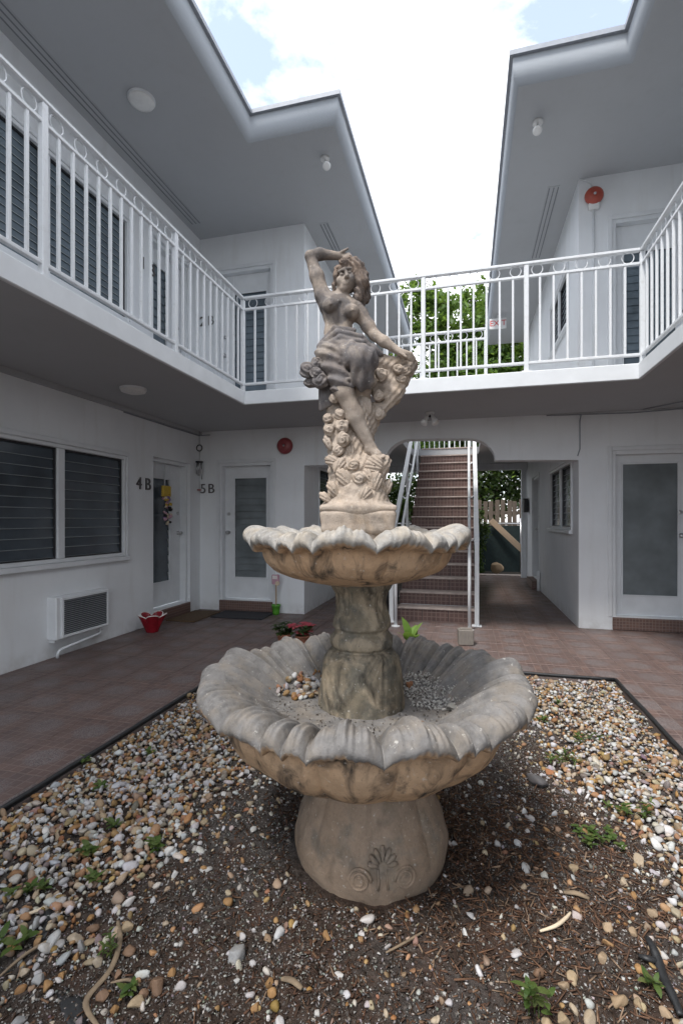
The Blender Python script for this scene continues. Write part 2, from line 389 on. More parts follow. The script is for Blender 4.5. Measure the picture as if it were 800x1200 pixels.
def grid_solid(us, vs, w0, w1, solid, to3):
    """cells of a us x vs grid extruded from w0 to w1; only outer faces are made"""
    us = sorted(set(round(u, 5) for u in us)); vs = sorted(set(round(v, 5) for v in vs))
    nu, nv = len(us)-1, len(vs)-1; mb = MB(); ids = {}
    def vid(i, j, k):
        if (i, j, k) not in ids: ids[i, j, k] = len(mb.v); mb.v.append(to3(us[i], vs[j], (w0, w1)[k]))
        return ids[i, j, k]
    S = [[solid((us[i]+us[i+1])/2, (vs[j]+vs[j+1])/2) for j in range(nv)] for i in range(nu)]
    g = lambda i, j: 0 <= i < nu and 0 <= j < nv and S[i][j]
    for i in range(nu):
        for j in range(nv):
            if not S[i][j]: continue
            mb.f.append((vid(i,j,0), vid(i+1,j,0), vid(i+1,j+1,0), vid(i,j+1,0)))
            mb.f.append((vid(i,j,1), vid(i,j+1,1), vid(i+1,j+1,1), vid(i+1,j,1)))
            if not g(i-1, j): mb.f.append((vid(i,j,0), vid(i,j+1,0), vid(i,j+1,1), vid(i,j,1)))
            if not g(i+1, j): mb.f.append((vid(i+1,j,0), vid(i+1,j,1), vid(i+1,j+1,1), vid(i+1,j+1,0)))
            if not g(i, j-1): mb.f.append((vid(i,j,0), vid(i,j,1), vid(i+1,j,1), vid(i+1,j,0)))
            if not g(i, j+1): mb.f.append((vid(i,j+1,0), vid(i+1,j+1,0), vid(i+1,j+1,1), vid(i,j+1,1)))
    return mb
def fix_normals(me):
    import bmesh
    bm = bmesh.new(); bm.from_mesh(me); bmesh.ops.recalc_face_normals(bm, faces=bm.faces); bm.to_mesh(me); bm.free()
def wall(name, axis, c0, c1, u0, u1, z0, z1, holes, mat, parent):
    us = [u0, u1]+[h[0] for h in holes]+[h[1] for h in holes]; vs = [z0, z1]+[h[2] for h in holes]+[h[3] for h in holes]
    inside = lambda u, v: not any(h[0] < u < h[1] and h[2] < v < h[3] for h in holes)
    to3 = (lambda u, v, w: (w, u, v)) if axis == 'x' else (lambda u, v, w: (u, w, v))
    o = grid_solid(us, vs, c0, c1, inside, to3).build(name, mat, parent); fix_normals(o.data); return o

# key measures of the courtyard (metres)
XL, YF = -3.66, 6.2            # left wall face, front wall face
XLC, XRC, YE = -2.11, 1.25, 11.4   # faces of the two wings along the passage, and where they end
ZS0, ZS1, ZSO = 2.50, 2.63, 5.22   # balcony soffit / top, eave soffit
XSL, XSR, YS = -2.30, 1.45, 4.80   # balcony edges
GX0, GX1, GY1 = -1.92, 1.105, 4.20 # garden bed
XR = 3.05
YB = -3.0

# ================================================================== SETTING
mb = MB(); mb.add([(-400, -400, -.12), (400, -400, -.12), (400, 400, -.12), (-400, 400, -.12)], [(0, 1, 2, 3)])
tag(mb.build('ground', 'dirt'), kind='structure')
# tiled walkway: a mortar bed with a hole for the garden, and the tiles laid on it one by one
us = [XL-.3, GX0, GX1, XR+.3]; vs = [YB-1, GY1, YE+.05]
pav = grid_solid(us, vs, -.10, -.004, lambda u, v: not (GX0 < u < GX1 and v < GY1), lambda u, v, w_: (u, v, w_)).build('tiled_walkway', 'grout')
fix_normals(pav.data); tag(pav, kind='structure')
T = .325
def tile_mesh(w_, d_, nm='tile'):
    return MB().box(-w_/2, w_/2, -d_/2, d_/2, -.010, 0, .0022).me(nm, 'tile')
full = tile_mesh(T-.006, T-.006)
tx0, ty0 = 1.254-T*20, 4.545-T*30
cells = []
for i in range(60):
    for j in range(60):
        x0, x1, y0, y1 = tx0+i*T, tx0+(i+1)*T, ty0+j*T, ty0+(j+1)*T
        def clip(x0, x1, y0, y1):
            x0, x1, y0, y1 = max(x0, XL+.003), min(x1, XR-.003), max(y0, .9), min(y1, YE)
            if y1 > YF+.01:
                x0, x1 = max(x0, XLC+.003), min(x1, XRC-.003)
                if y0 < YF and (x0 > tx0+i*T+.001 or x1 < tx0+(i+1)*T-.001):
                    x0, x1 = tx0+i*T, tx0+(i+1)*T; x0 = max(x0, XL+.003); x1 = min(x1, XR-.003); y1 = YF-.003
            return x0, x1, y0, y1
        x0, x1, y0, y1 = clip(x0, x1, y0, y1)
        if x1-x0 < .03 or y1-y0 < .03: continue
        gx0, gx1, gy1 = GX0-.02, GX1+.02, GY1+.02
        if x1 > gx0 and x0 < gx1 and y0 < gy1:     # cut at the bed
            if y1 > gy1 and x0 >= gx0-.0 and x1 <= gx1+.0: y0 = gy1
            elif x0 < gx0 and y1 <= gy1+.2: x1 = gx0
            elif x1 > gx1 and y1 <= gy1+.2: x0 = gx1
            else: continue
            if x1-x0 < .02 or y1-y0 < .02: continue
        if -.86 < (x0+x1)/2 < .08 and (y0+y1)/2 > 6.5: continue
        cells.append((x0, x1, y0, y1))
def vis(c):
    x, y = (c[0]+c[1])/2, (c[2]+c[3])/2; d = -x*SN+y*CS; u = x*CS+y*SN
    return d > .3 and abs(u/d) < .80 and 1.25/d < 1.2
cells = [c for c in cells if vis(c)]
cells.sort(key=lambda c: math.hypot((c[0]+c[1])/2, (c[2]+c[3])/2))
for c in cells[:300]:
    w_, d_ = c[1]-c[0], c[3]-c[2]
    me = full if abs(w_-T) < 1e-4 and abs(d_-T) < 1e-4 else tile_mesh(w_-.006, d_-.006)
    link('tile', me, pav, ((c[0]+c[1])/2, (c[2]+c[3])/2, .0015*random.random()), (R(random.uniform(-.12, .12)), R(random.uniform(-.12, .12)), R(90)*random.randrange(4) if me is full else 0))
rest = MB()
for c in cells[300:]: rest.box(c[0]+.003, c[1]-.003, c[2]+.003, c[3]-.003, -.01, .001, .002)
if rest.v: tag(rest.build('far_tiles', 'tile', pav), kind='stuff')

# ---------------------------------------------------------------- doors and windows (parts of the wings)
def door(parent, loc, rz, w_, h, glass, louvers=0, hand=1, g=(.13, .12, .28, .16)):
    """local x along the wall, -y outwards; origin at the lower corner of the opening"""
    l, r_, b, t = g; fr = .045
    mbd = MB()
    y0, y1 = .075, .115
    X0, X1, Z0, Z1 = fr, w_-fr, .01, h-fr
    mbd.box(X0, X0+l, y0, y1, Z0, Z1, .003).box(X1-r_, X1, y0, y1, Z0, Z1, .003)
    mbd.box(X0+l, X1-r_, y0+.001, y1-.001, Z0, Z0+b).box(X0+l, X1-r_, y0+.001, y1-.001, Z1-t, Z1)
    d = mbd.build('door', 'whitepaint', parent, loc=loc, rot=(0, 0, rz))
    f = MB().box(.0, fr, -.012, .12, 0, h, .004).box(w_-fr, w_, -.012, .12, 0, h, .004).box(fr, w_-fr, -.011, .12, h-fr, h, .004)
    f.box(-.045, .002, -.034, -.008, 0, h+.045, .004).box(w_-.002, w_+.045, -.034, -.008, 0, h+.045, .004).box(.002, w_-.002, -.033, -.008, h-.002, h+.045, .004)
    f.build('door_frame', 'whitepaint', d)
    gx0, gx1, gz0, gz1 = X0+l, X1-r_, Z0+b, Z1-t
    bd = MB()
    e = .018
    bd.box(gx0, gx0+e, y0-.012, y0+.006, gz0, gz1, .003).box(gx1-e, gx1, y0-.012, y0+.006, gz0, gz1, .003).box(gx0+e, gx1-e, y0-.011, y0+.006, gz0, gz0+e, .003).box(gx0+e, gx1-e, y0-.011, y0+.006, gz1-e, gz1, .003)
    bd.build('glazing_bead', 'whitepaint', d)
    if louvers:
        hh = (gz1-gz0-2*e)/louvers
        lm = MB().box(gx0+e, gx1-e, -.003, .003, -hh*.53, hh*.53).me('louver', glass)
        for k in range(louvers): link('louver', lm, d, (0, y0+.018, gz0+e+hh*(k+.5)), (R(-9), 0, 0))
        MB().box(gx0, gx1, y1-.006, y1, gz0, gz1).build('dark_backing', 'room', d)
    else:
        MB().box(gx0+.004, gx1-.004, y0+.012, y0+.02, gz0+.004, gz1-.004).build('glass_pane', glass, d)
    hx = X0+.055 if hand > 0 else X1-.055
    hb = MB().lathe([(.026, 0), (.026, .008), (.011, .012), (.011, .035), (.024, .042), (.027, .055), (.018, .066), (.0, .067)], 14)
    hb.v = [(hx+v[0], y0-v[2], .93+v[1]) for v in hb.v]; hb.build('door_knob', 'steel', d, True)
    lb = MB().lathe([(.024, 0), (.024, .012), (.014, .016), (.0, .017)], 14)
    lb.v = [(hx+v[0], y0-v[2], 1.19+v[1]) for v in lb.v]; lb.build('deadbolt', 'steel', d, True)
    return d
def window(parent, loc, rz, w_, h, panes, louvers, glass='glass', sill=True, tilt=-12):
    fr = .035; f = MB()
    f.box(0, fr, -.015, .1, 0, h, .004).box(w_-fr, w_, -.015, .1, 0, h, .004).box(fr, w_-fr, -.014, .1, h-fr, h, .004).box(fr, w_-fr, -.014, .1, 0, fr, .004)
    mw = .085; edges = []
    pw = (w_-2*fr-(panes-1)*mw)/panes
    for k in range(panes):
        edges.append((fr+k*(pw+mw), fr+k*(pw+mw)+pw))
        if k: f.box(edges[k][0]-mw, edges[k][0], -.004, .09, fr, h-fr, .006)
    o = f.build('window', 'whitepaint', parent, loc=loc, rot=(0, 0, rz))
    if sill:
        s = MB().box(-.06, w_+.03, -.045, -.0, -.05, -.002, .006).box(-.06, w_+.04, -.026, .0, h+.002, h+.05, .006).box(w_+.001, w_+.04, -.024, 0, -.001, h+.001, .004)
        s.build('window_surround', 'whitepaint', o)
    for a, b in edges:
        e = .014
        bd = MB().box(a, a+e, .02, .05, fr, h-fr).box(b-e, b, .02, .05, fr, h-fr).box(a+e, b-e, .021, .05, fr, fr+e).box(a+e, b-e, .021, .05, h-fr-e, h-fr)
        bd.build('sash_frame', 'darkmetal', o)
        hh = (h-2*fr-2*e)/louvers
        lm = MB().box(a+e, b-e, -.003, .003, -hh*.54, hh*.54).box(a+e, b-e, -.0055, -.0034, -hh*.54-.001, -hh*.54+.005).me('louver', glass); lm.materials.append(M['edgeglint'])
        for f_ in list(lm.polygons)[6:]: f_.material_index = 1
        for k in range(louvers): link('louver', lm, o, (0, .045, fr+e+hh*(k+.5)), (R(tilt+random.uniform(-1.5, 1.5)), 0, 0))
        MB().box(a, b, .088, .096, fr, h-fr).build('dark_backing', 'room', o)
    return o

# ---------------------------------------------------------------- left wing
LW = thing('apartment_wing', 'white stucco wing with louvered windows and doors 4B and 5B on the tiled walkway', 'building')
gw = (2.88, 4.64, .86, 1.955); d4 = (5.137, 5.94, .15, 2.02); uw = (2.50, 4.69, 3.45, 4.59); d1 = (5.137, 5.94, ZS1+.02, 4.70)
wall('side_wall', 'x', XL-.2, XL, YB, YF+.2, -.1, ZSO+.2, [gw, d4, uw, d1], 'wall', LW)
d5 = (-3.36, -2.555, .15, 2.05); d2 = (-3.42, -2.555, ZS1+.02, 4.74)
wall('front_wall', 'y', YF, YF+.2, XL, XLC, -.1, ZSO+.2, [d5, d2], 'wall', LW)
lpw = (6.85, 8.25, 1.17, 2.03)
wall('passage_wall', 'x', XLC-.2, XLC, YF+.2, YE, -.1, ZSO+.2, [lpw], 'wall', LW)
RZL, RZR = R(90), R(-90)
window(LW, (XL, gw[0], gw[2]), RZL, gw[1]-gw[0], gw[3]-gw[2], 2, 11, tilt=-7)
window(LW, (XL, uw[0], uw[2]), RZL, uw[1]-uw[0], uw[3]-uw[2], 2, 15, 'upglass', tilt=-8)
tag(door(LW, (XL-.05, d4[0], d4[2]), RZL, d4[1]-d4[0], d4[3]-d4[2], 'glass', 12, -1, (.035, .235, .29, .18)), 'white door 4B with dark louvered glass')
door(LW, (XL-.05, d1[0], d1[2]), RZL, d1[1]-d1[0], d1[3]-d1[2], 'upglass', 14, -1, (.06, .30, .29, .18))
tag(door(LW, (d5[0], YF+.02, d5[2]), 0, d5[1]-d5[0], d5[3]-d5[2], 'frost', 15, 1, (.135, .075, .28, .15)), 'white door 5B with grey louvered glass')
door(LW, (d2[0], YF+.02, d2[2]), 0, d2[1]-d2[0], d2[3]-d2[2], 'upglass', 16, 1, (.19, .075, .28, .25))
window(LW, (XLC, lpw[0], lpw[2]), RZL, lpw[1]-lpw[0], lpw[3]-lpw[2], 2, 9, tilt=-4)
RW = thing('apartment_wing', 'white stucco wing with a frosted glass door beside the passage wall', 'building')
dr = (1.60, 2.42, .15, 2.05); du = (1.60, 2.42, ZS1+.02, 4.70)
wall('front_wall', 'y', YF, YF+.2, XRC, XR+.2, -.1, ZSO+.2, [dr, du], 'wall', RW)
rpw = (6.56, 8.20, 1.13, 2.0); rpd = (9.45, 10.31, .15, 2.08); ruw = (6.80, 8.18, 3.78, 4.52)
wall('passage_wall', 'x', XRC, XRC+.2, YF+.2, YE, -.1, ZSO+.2, [rpw, rpd, ruw], 'wall', RW)
wall('side_wall', 'x', XR, XR+.2, YB, YF, -.1, ZSO+.2, [(2.5, 4.3, .9, 1.95), (2.5, 4.3, 3.45, 4.6)], 'wall', RW)
tag(door(RW, (dr[0], YF+.02, dr[2]), 0, dr[1]-dr[0], dr[3]-dr[2], 'frost', 0, -1, (.075, .065, .215, .09)), 'white door with a large frosted grey pane')
door(RW, (du[0], YF+.02, du[2]), 0, du[1]-du[0], du[3]-du[2], 'upglass', 16, -1, (.085, .085, .28, .30))
window(RW, (XRC, rpw[1], rpw[2]), RZR, rpw[1]-rpw[0], rpw[3]-rpw[2], 2, 9, tilt=-4)
window(RW, (XRC, ruw[1], ruw[2]), RZR, ruw[1]-ruw[0], ruw[3]-ruw[2], 2, 8, tilt=-5)
door(RW, (XRC+.02, rpd[1], rpd[2]), RZR, rpd[1]-rpd[0], rpd[3]-rpd[2], 'frost', 0, 1)
window(RW, (XR, 4.3, .9), RZR, 1.8, 1.05, 2, 10); window(RW, (XR, 4.3, 3.45), RZR, 1.8, 1.15, 2, 10)

# eaves: soffit, rounded bullnose, drip edge and roof deck, mitred round the corners
ZL = 5.50; DEP = .085
prof = [(DEP*(1-math.sin(a)), ZSO+(.16)*(math.cos(R(22))-math.cos(a))) for a in [R(22+68*k/9) for k in range(10)]]+[(0.0, ZL-.045)]
prof = [(t+.03, z) for t, z in prof]
lip = [(.03, ZL-.046), (.0, ZL-.044), (.0, ZL), (.05, ZL+.002)]
def roof(parent, pts, sx, back):
    """pts: lip corners in order; sx: +1 when the roof lies on the smaller-x side"""
    def sweep(pr):
        V = []; F = []; n = len(pr)
        for (x, y, m) in pts:
            for t, z in pr: V.append((x-sx*t, y+(t if m else 0), z))
        for i in range(len(pts)-1):
            for k in range(n-1): F.append((i*n+k, (i+1)*n+k, (i+1)*n+k+1, i*n+k+1))
        return V, F
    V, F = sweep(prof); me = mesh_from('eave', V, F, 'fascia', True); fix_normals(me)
    t = prof[0][0]; P = [(x-sx*t, y+(t if m else 0)) for x, y, m in pts]
    mbs = MB(); (ax, ay), (bx, by), (cx, cy), (dx_, dy_) = P[0], P[1], P[2], P[3]
    mbs.add([(back, ay, ZSO), (ax, ay, ZSO), (bx, by, ZSO), (back, by, ZSO), (cx, cy, ZSO), (dx_, dy_, ZSO), (back, dy_, ZSO)],
            [(0, 1, 2, 3), (3, 2, 4, 5, 6)])
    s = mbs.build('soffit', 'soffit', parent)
    e = link('eave', me, parent)
    V, F = sweep(lip); m2 = mesh_from('drip_edge', V, F, 'drip'); fix_normals(m2); link('drip_edge', m2, parent)
    mt = MB(); Q = [(x, y) for x, y, m in pts]; z = ZL-.006
    mt.add([(back, Q[0][1], z), (Q[0][0]-sx*.01, Q[0][1], z), (Q[1][0]-sx*.01, Q[1][1]+.01, z), (back, Q[1][1]+.01, z), (Q[2][0]-sx*.01, Q[2][1]+.01, z), (Q[3][0]-sx*.01, Q[3][1], z), (back, Q[3][1], z)],
           [(0, 1, 2, 3), (3, 2, 4, 5, 6)]); mt.build('roof_deck', 'drip', parent)
    return s
YLIP = 4.657
roof(LW, [(-2.157, YB, 0), (-2.157, YLIP, 1), (-1.216, YLIP, 1), (-1.216, YE+.15, 0)], 1, XL-.6)
roof(RW, [(1.302, YB, 0), (1.302, YLIP, 1), (.368, YLIP, 1), (.368, YE+.15, 0)], -1, XR+.6)
def vent(parent, x0, x1, y0, y1):
    v = MB().box(x0, x1, y0, y1, ZSO-.006, ZSO+.002, .002); o = v.build('soffit_vent', 'soffit', parent)
    g = MB()
    for k in (0.12, .5, .88): xx = x0+(x1-x0)*k; g.box(xx-.006, xx+.006, y0+.02, y1-.02, ZSO-.010, ZSO-.004)
    g.build('vent_slot', 'slot', o); return o
vent(LW, -3.575, -3.435, .3, 5.86); vent(LW, -1.92, -1.80, 6.25, 8.0); vent(RW, .93, 1.06, 6.25, 7.9)

# ---------------------------------------------------------------- archway wall over the passage
AW = thing('archway_wall', 'white header wall with a flat arch in front of the tiled stairs', 'wall')
ol = [(XLC, ZS0), (XLC, 1.985), (-1.03, 1.975)]
ca = [(-.70, 1.98, .33, .30, 180, 90), (-.02, 1.98, .345, .28, 90, 0)]
for cx, cz, ra, rb, a0, a1 in ca:
    for k in range(11): a = R(a0+(a1-a0)*k/10); ol.append((cx+ra*math.cos(a), cz+rb*math.sin(a)))
ol += [(XRC, 1.955), (XRC, ZS0)]
pts = [q for q in ol[1:-1]]; hv = MB()
for (xa, za), (xb, zb) in zip(pts[:-1], pts[1:]):
    if abs(xb-xa) < 1e-5:
        hv.add([(xa, YF+.003, za), (xa, YF+.2, za), (xa, YF+.2, zb), (xa, YF+.003, zb)], [(0, 1, 2, 3)]); continue
    hv.add([(xa, y, z) for y in (YF+.003, YF+.2) for z in (za, ZS0)]+[(xb, y, z) for y in (YF+.003, YF+.2) for z in (zb, ZS0)],
           [(0, 1, 5, 4), (2, 6, 7, 3), (0, 4, 6, 2)])
hv.build('header', 'wall', AW)
MB().box(XLC, XRC, YE-.15, YE-.002, 2.36, ZS0, .004).build('rear_beam', 'wall', AW)
MB().box(1.13, 1.235, YE-.14, YE-.03, 0, 2.36, .004).build('rear_post', 'whitepaint', AW)

# ---------------------------------------------------------------- balcony deck
BD = thing('balcony_deck', 'grey concrete balcony deck with white edge running round the courtyard', 'balcony')
SWX0, SWX1, SWY0, SWY1 = -1.02, .20, 6.42, 9.5
def deck(u, v):
    if v > YF: return XLC < u < XRC and not (SWX0 < u < SWX1 and SWY0 < v < SWY1)
    return v > YS+.02 or u < XSL-.02 or u > XSR+.02
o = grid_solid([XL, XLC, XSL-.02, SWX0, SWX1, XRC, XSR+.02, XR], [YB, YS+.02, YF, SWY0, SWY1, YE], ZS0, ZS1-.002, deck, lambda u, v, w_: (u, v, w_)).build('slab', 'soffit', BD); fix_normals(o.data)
f = MB().box(XSL-.03, XSL, YB, YS, ZS0-.012, ZS1, .006).box(XSL-.029, XSR+.029, YS, YS+.03, ZS0-.0115, ZS1, .006).box(XSR, XSR+.03, YB, YS, ZS0-.012, ZS1, .006)
f.build('edge_band', 'whitepaint', BD)
MB().box(XL+.001, XL+.03, YB, YF-.001, ZS0-.05, ZS0-.001).build('ceiling_trim', 'soffit', BD)

# ---------------------------------------------------------------- railings
ZR1, ZR2, ZRB = 3.655, 3.52, 2.715
def railing(name, label, axis, c, a, b, posts, end_post=True, zoff=0, ring=True, sp=.1125):
    """runs along x (axis 'x') or y at constant c"""
    t = thing(name, label, 'railing', ((a, c, ZS1) if axis == 'x' else (c, a, ZS1)), 0 if axis == 'x' else R(90))
    L = b-a; z0 = -ZS1
    MB().box(0, L, -.024, .024, ZR1-.028+z0, ZR1+z0, .006).build('top_rail', 'metal', t)
    MB().box(0, L, -.014, .014, ZR2-.012+z0, ZR2+.014+z0, .004).build('ring_rail', 'metal', t)
    MB().box(0, L, -.016, .016, ZRB-.013+z0, ZRB+.013+z0, .004).build('bottom_rail', 'metal', t)
    pm = MB().box(-.021, .021, -.021, .021, -.002, ZR1-.028+z0, .005).box(-.045, .045, -.04, .04, -.001, .008, .002).me('post', 'metal')
    bmh = MB().box(-.0095, .0095, -.0095, .0095, ZRB+.012+z0, ZR2-.011+z0, .002).me('baluster', 'metal')
    rm = MB().ring((0, 0, 0), (ZR1-ZR2-.042)/2+.002, .0042, 'y', 20, 6).me('ring', 'metal'); rm.polygons.foreach_set('use_smooth', [True]*len(rm.polygons))
    pp = sorted(p-a for p in posts)
    for p in pp: link('post', pm, t, (p, 0, 0))
    ends = sorted(set([0.0 if (not pp or pp[0] > .05) else pp[0]]+pp+[L if (not pp or pp[-1] < L-.05) else pp[-1]]))
    for s0, s1 in zip(ends[:-1], ends[1:]):
        k = max(2, round((s1-s0)/sp))
        for i in range(1, k): link('baluster', bmh, t, (s0+(s1-s0)*i/k, 0, 0))
        if ring:
            k = max(1, round((s1-s0)/.182))
            for i in range(k): link('ring', rm, t, (s0+(s1-s0)*(i+.5)/k, 0, (ZR1-.028+ZR2+.014)/2+z0))
    return t
ri = .045
railing('balcony_railing', 'white metal railing of the balcony above the window and wall unit', 'y', XSL-ri, .98, YS+ri, [.98, 2.28, 3.58, YS+ri])
railing('balcony_railing', 'white metal railing across the front balcony behind the statue', 'x', YS+ri, XSL-ri+.022, XSR+ri-.022, [-1.37, -.42, .53])
railing('balcony_railing', 'white metal railing of the balcony above the frosted glass door', 'y', XSR+ri, 1.4, YS+ri, [2.2, 3.5, YS+ri])
railing('stairwell_railing', 'short white railing guarding the stairwell above the arch', 'x', 6.36, -1.05, .22, [-1.05, .22], ring=True)
railing('rear_railing', 'white railing at the back of the upper landing before the trees', 'x', YE-.06, XLC+.02, XRC-.02, [XLC+.04, -.4, XRC-.04], ring=False)

# ---------------------------------------------------------------- staircase
ST = thing('staircase', 'straight flight of brown tiled stairs with pale nosings', 'stairs', (-.385, 6.15, 0))
rise, tread, NW = ZS1/16, .2235, .47
sm = MB().box(-NW, NW, 0, tread+.03, -.02, rise-.022, .002).me('step', 'stair')
nm = MB().box(-NW-.003, NW+.003, -.018, tread+.028, 0, .022, .005).me('nosing', 'nosing')
for k in range(16):
    s = link('step', sm, ST, (0, k*tread, k*rise)); link('nosing', nm, s, (0, 0, rise-.022))
    if k % 1 == 0:
        for xx in (-.16+.02*(k % 2), .155): MB().box(xx-.003, xx+.003, -.002, .004, .004, rise-.024).build('joint', 'black', s)
L = 16*tread; Hh = ZS1
V = [(x, y, z) for x in (-NW+.01, NW-.01) for y, z in ((.05, -.05), (.05, .05), (L, Hh-.19), (L, Hh-.45), (.3, -.05))]
MB().add(V, [(0, 1, 2, 3, 4), (5, 9, 8, 7, 6), (0, 5, 6, 1), (1, 6, 7, 2), (2, 7, 8, 3), (3, 8, 9, 4), (4, 9, 5, 0)]).build('underside', 'wall', ST)
sl = rise/tread
def stair_rail(name, label, x, inward):
    t = thing(name, label, 'handrail', (x, 5.98, 0))
    y1 = 16*tread+.2
    P = lambda y, h: (0, y, h+sl*y)
    v = MB()
    hh = .98; w2, h2 = .028, .026
    V = []
    for y in (0, y1):
        for xx, zz in ((-w2, -h2), (w2, -h2), (w2, h2), (-w2, h2)): V.append((xx, y, hh+sl*y+zz))
    v.add(V, [(0, 1, 2, 3), (7, 6, 5, 4), (0, 4, 5, 1), (1, 5, 6, 2), (2, 6, 7, 3), (3, 7, 4, 0)])
    v.build('top_rail', 'metal', t)
    pm = MB().box(-.026, .026, -.026, .026, 0, .985, .004).box(-.055, .055, -.05, .05, 0, .012, .003).me('post', 'metal')
    link('post', pm, t, (0, 0, 0))
    for yy in (1.6, 3.2): MB().box(-.018, .018, yy-.018, yy+.018, max(0, sl*(yy-.2)-.1), sl*yy+.97, .003).build('post', 'metal', t)
    xi = inward*.085
    ip = MB().tube([(xi, -.24, 0), (xi, -.24, .72), (xi, -.20, .80), (xi, -.1, .88+sl*-.1+.02), (xi, y1, .9+sl*y1)], .020, 10); ip.build('grab_rail', 'metal', t, True)
    MB().lathe([(.05, 0), (.05, .008), (.024, .012), (.024, .02)], 16, (xi, -.24, .001)).build('foot_plate', 'metal', t)
    for k in range(5):
        yy = .15+k*.75; MB().tube([(0, yy, hh+sl*yy-.03), (xi*.6, yy, hh+sl*yy-.085), (xi, yy, .9+sl*yy)], .008, 8).build('bracket', 'steel', t, True)
    return t
stair_rail('stair_handrail', 'white stair handrail on the side of the potted plants', -.905, 1)
stair_rail('stair_handrail', 'white stair handrail beside the right-hand passage to the fence', .105, -1)

# ---------------------------------------------------------------- door steps
def dstep(label, x0, x1, y0, y1):
    o = MB().box(0, x1-x0, 0, y1-y0, 0, .142, .006).build('door_step', 'step', None, loc=(x0, y0, 0)); tag(o, label, 'step')
dstep('red mosaic step under door 4B behind the red pot', XL-.14, XL-.012+.03, 5.14, 5.93)
dstep('red mosaic step under door 5B behind the black mat', -3.355, -2.56, YF-.02, YF+.14)
dstep('red mosaic step under the frosted glass door', 1.605, 2.415, YF-.02, YF+.14)
dstep('small dark step under the passage side door', XRC-.12, XRC+.14, 9.46, 10.30)

# ================================================================== FOUNTAIN
def fpos(d, u): return (-d*SN+u*CS, d*CS+u*SN)
FD = 1.88
FT = thing('fountain', 'two-tier weathered cast stone fountain with scalloped shell basins in the gravel bed', 'fountain', (*fpos(FD, .085), 0), YAW)
# all parts in the fountain's own frame: +x right, -y towards the walkway's open end
def lobes(theta, per, big, small, phase):
    """big big small small scallops; returns height 0..1 and a signed place across the lobe"""
    P = 2*math.pi/per; t = np.mod(theta-phase, P)/P
    e = np.array([0, big, 2*big, 2*big+small, 2*big+2*small]); e = e/e[-1]
    h = np.zeros_like(t); s = np.zeros_like(t); wd = np.zeros_like(t)
    for i in range(4):
        k = (t >= e[i]) & (t <= e[i+1]); q = (t[k]-e[i])/(e[i+1]-e[i])*2-1
        amp = 1.0 if i < 2 else .74
        h[k] = amp*(np.clip(1-q*q, 0, 1)**.62+(.12*np.cos(q*3*math.pi+.5)*(1-q*q) if i < 2 else 0)); s[k] = q; wd[k] = 1.0 if i < 2 else .4
    return h, s, wd
def shell_bowl(name, prof, per, big, small, phase, off, body_n, seed, nth=1260, mat='basin'):
    """prof rows: r, z, lobe dr, lobe dz, body lobes dr, weather"""
    r_ = np.random.default_rng(seed)
    P = np.array(prof, float)
    # resample along the profile smoothly
    seg = np.r_[0, np.cumsum(np.hypot(np.diff(P[:, 0]), np.diff(P[:, 1])))]
    tt = np.linspace(0, seg[-1], 110); Q = np.stack([np.interp(tt, seg, P[:, i]) for i in range(P.shape[1])], 1)
    ker = np.array([1, 2, 3, 2, 1])/9.
    for i in range(P.shape[1]): Q[2:-2, i] = np.convolve(Q[:, i], ker, 'valid')
    th = np.linspace(0, 2*math.pi, nth, endpoint=False)
    jit = .03*np.sin(th*3+1.3)+.02*np.sin(th*5+.4)+.012*np.sin(th*11)
    h, s, wd = lobes(th+jit*.6, per, big, small, phase)
    big_amp = .98+.10*np.sin(th*4+2)+.07*np.sin(th*9+1)
    stri = np.cos(s*math.pi*np.where(wd > .5, 10, 4))*(1-s*s)
    hb = np.abs(np.sin((th-phase)*body_n/2))**.55
    thv = th[None, :]; q = Q[:, :, None]
    twist = .05*(q[:, 0]-Q[:, 0].max())/Q[:, 0].max()
    rr = q[:, 0]+q[:, 2]*(h*big_amp)[None]+q[:, 4]*hb[None]
    zz = q[:, 1]+q[:, 3]*((h*big_amp-.35))[None]+np.clip(q[:, 3], 0, 1)*.055*stri[None]
    nz = sum(a*np.sin(thv*f+q[:, 1]*g+p) for a, f, g, p in ((.0018, 9, 40, 1), (.0014, 17, 65, 2), (.001, 31, 90, 3)))
    rr = rr+nz; zz = zz+nz*.6
    X = rr*np.cos(thv+twist); Y = rr*np.sin(thv+twist)
    V = np.stack([X, Y, zz], -1).reshape(-1, 3)
    n0, n1 = Q.shape[0], nth
    i = np.arange(n0-1)[:, None]*n1; j = np.arange(n1)[None]; j2 = (j+1) % n1
    F = np.stack([i+j, i+j2, i+n1+j2, i+n1+j], -1).reshape(-1, 4)
    wv = np.repeat(Q[:, 5], nth)
    me = mesh_from(name, V, F, mat, True, weather=wv); fix_normals(me)
    return link(name, me, FT, off)
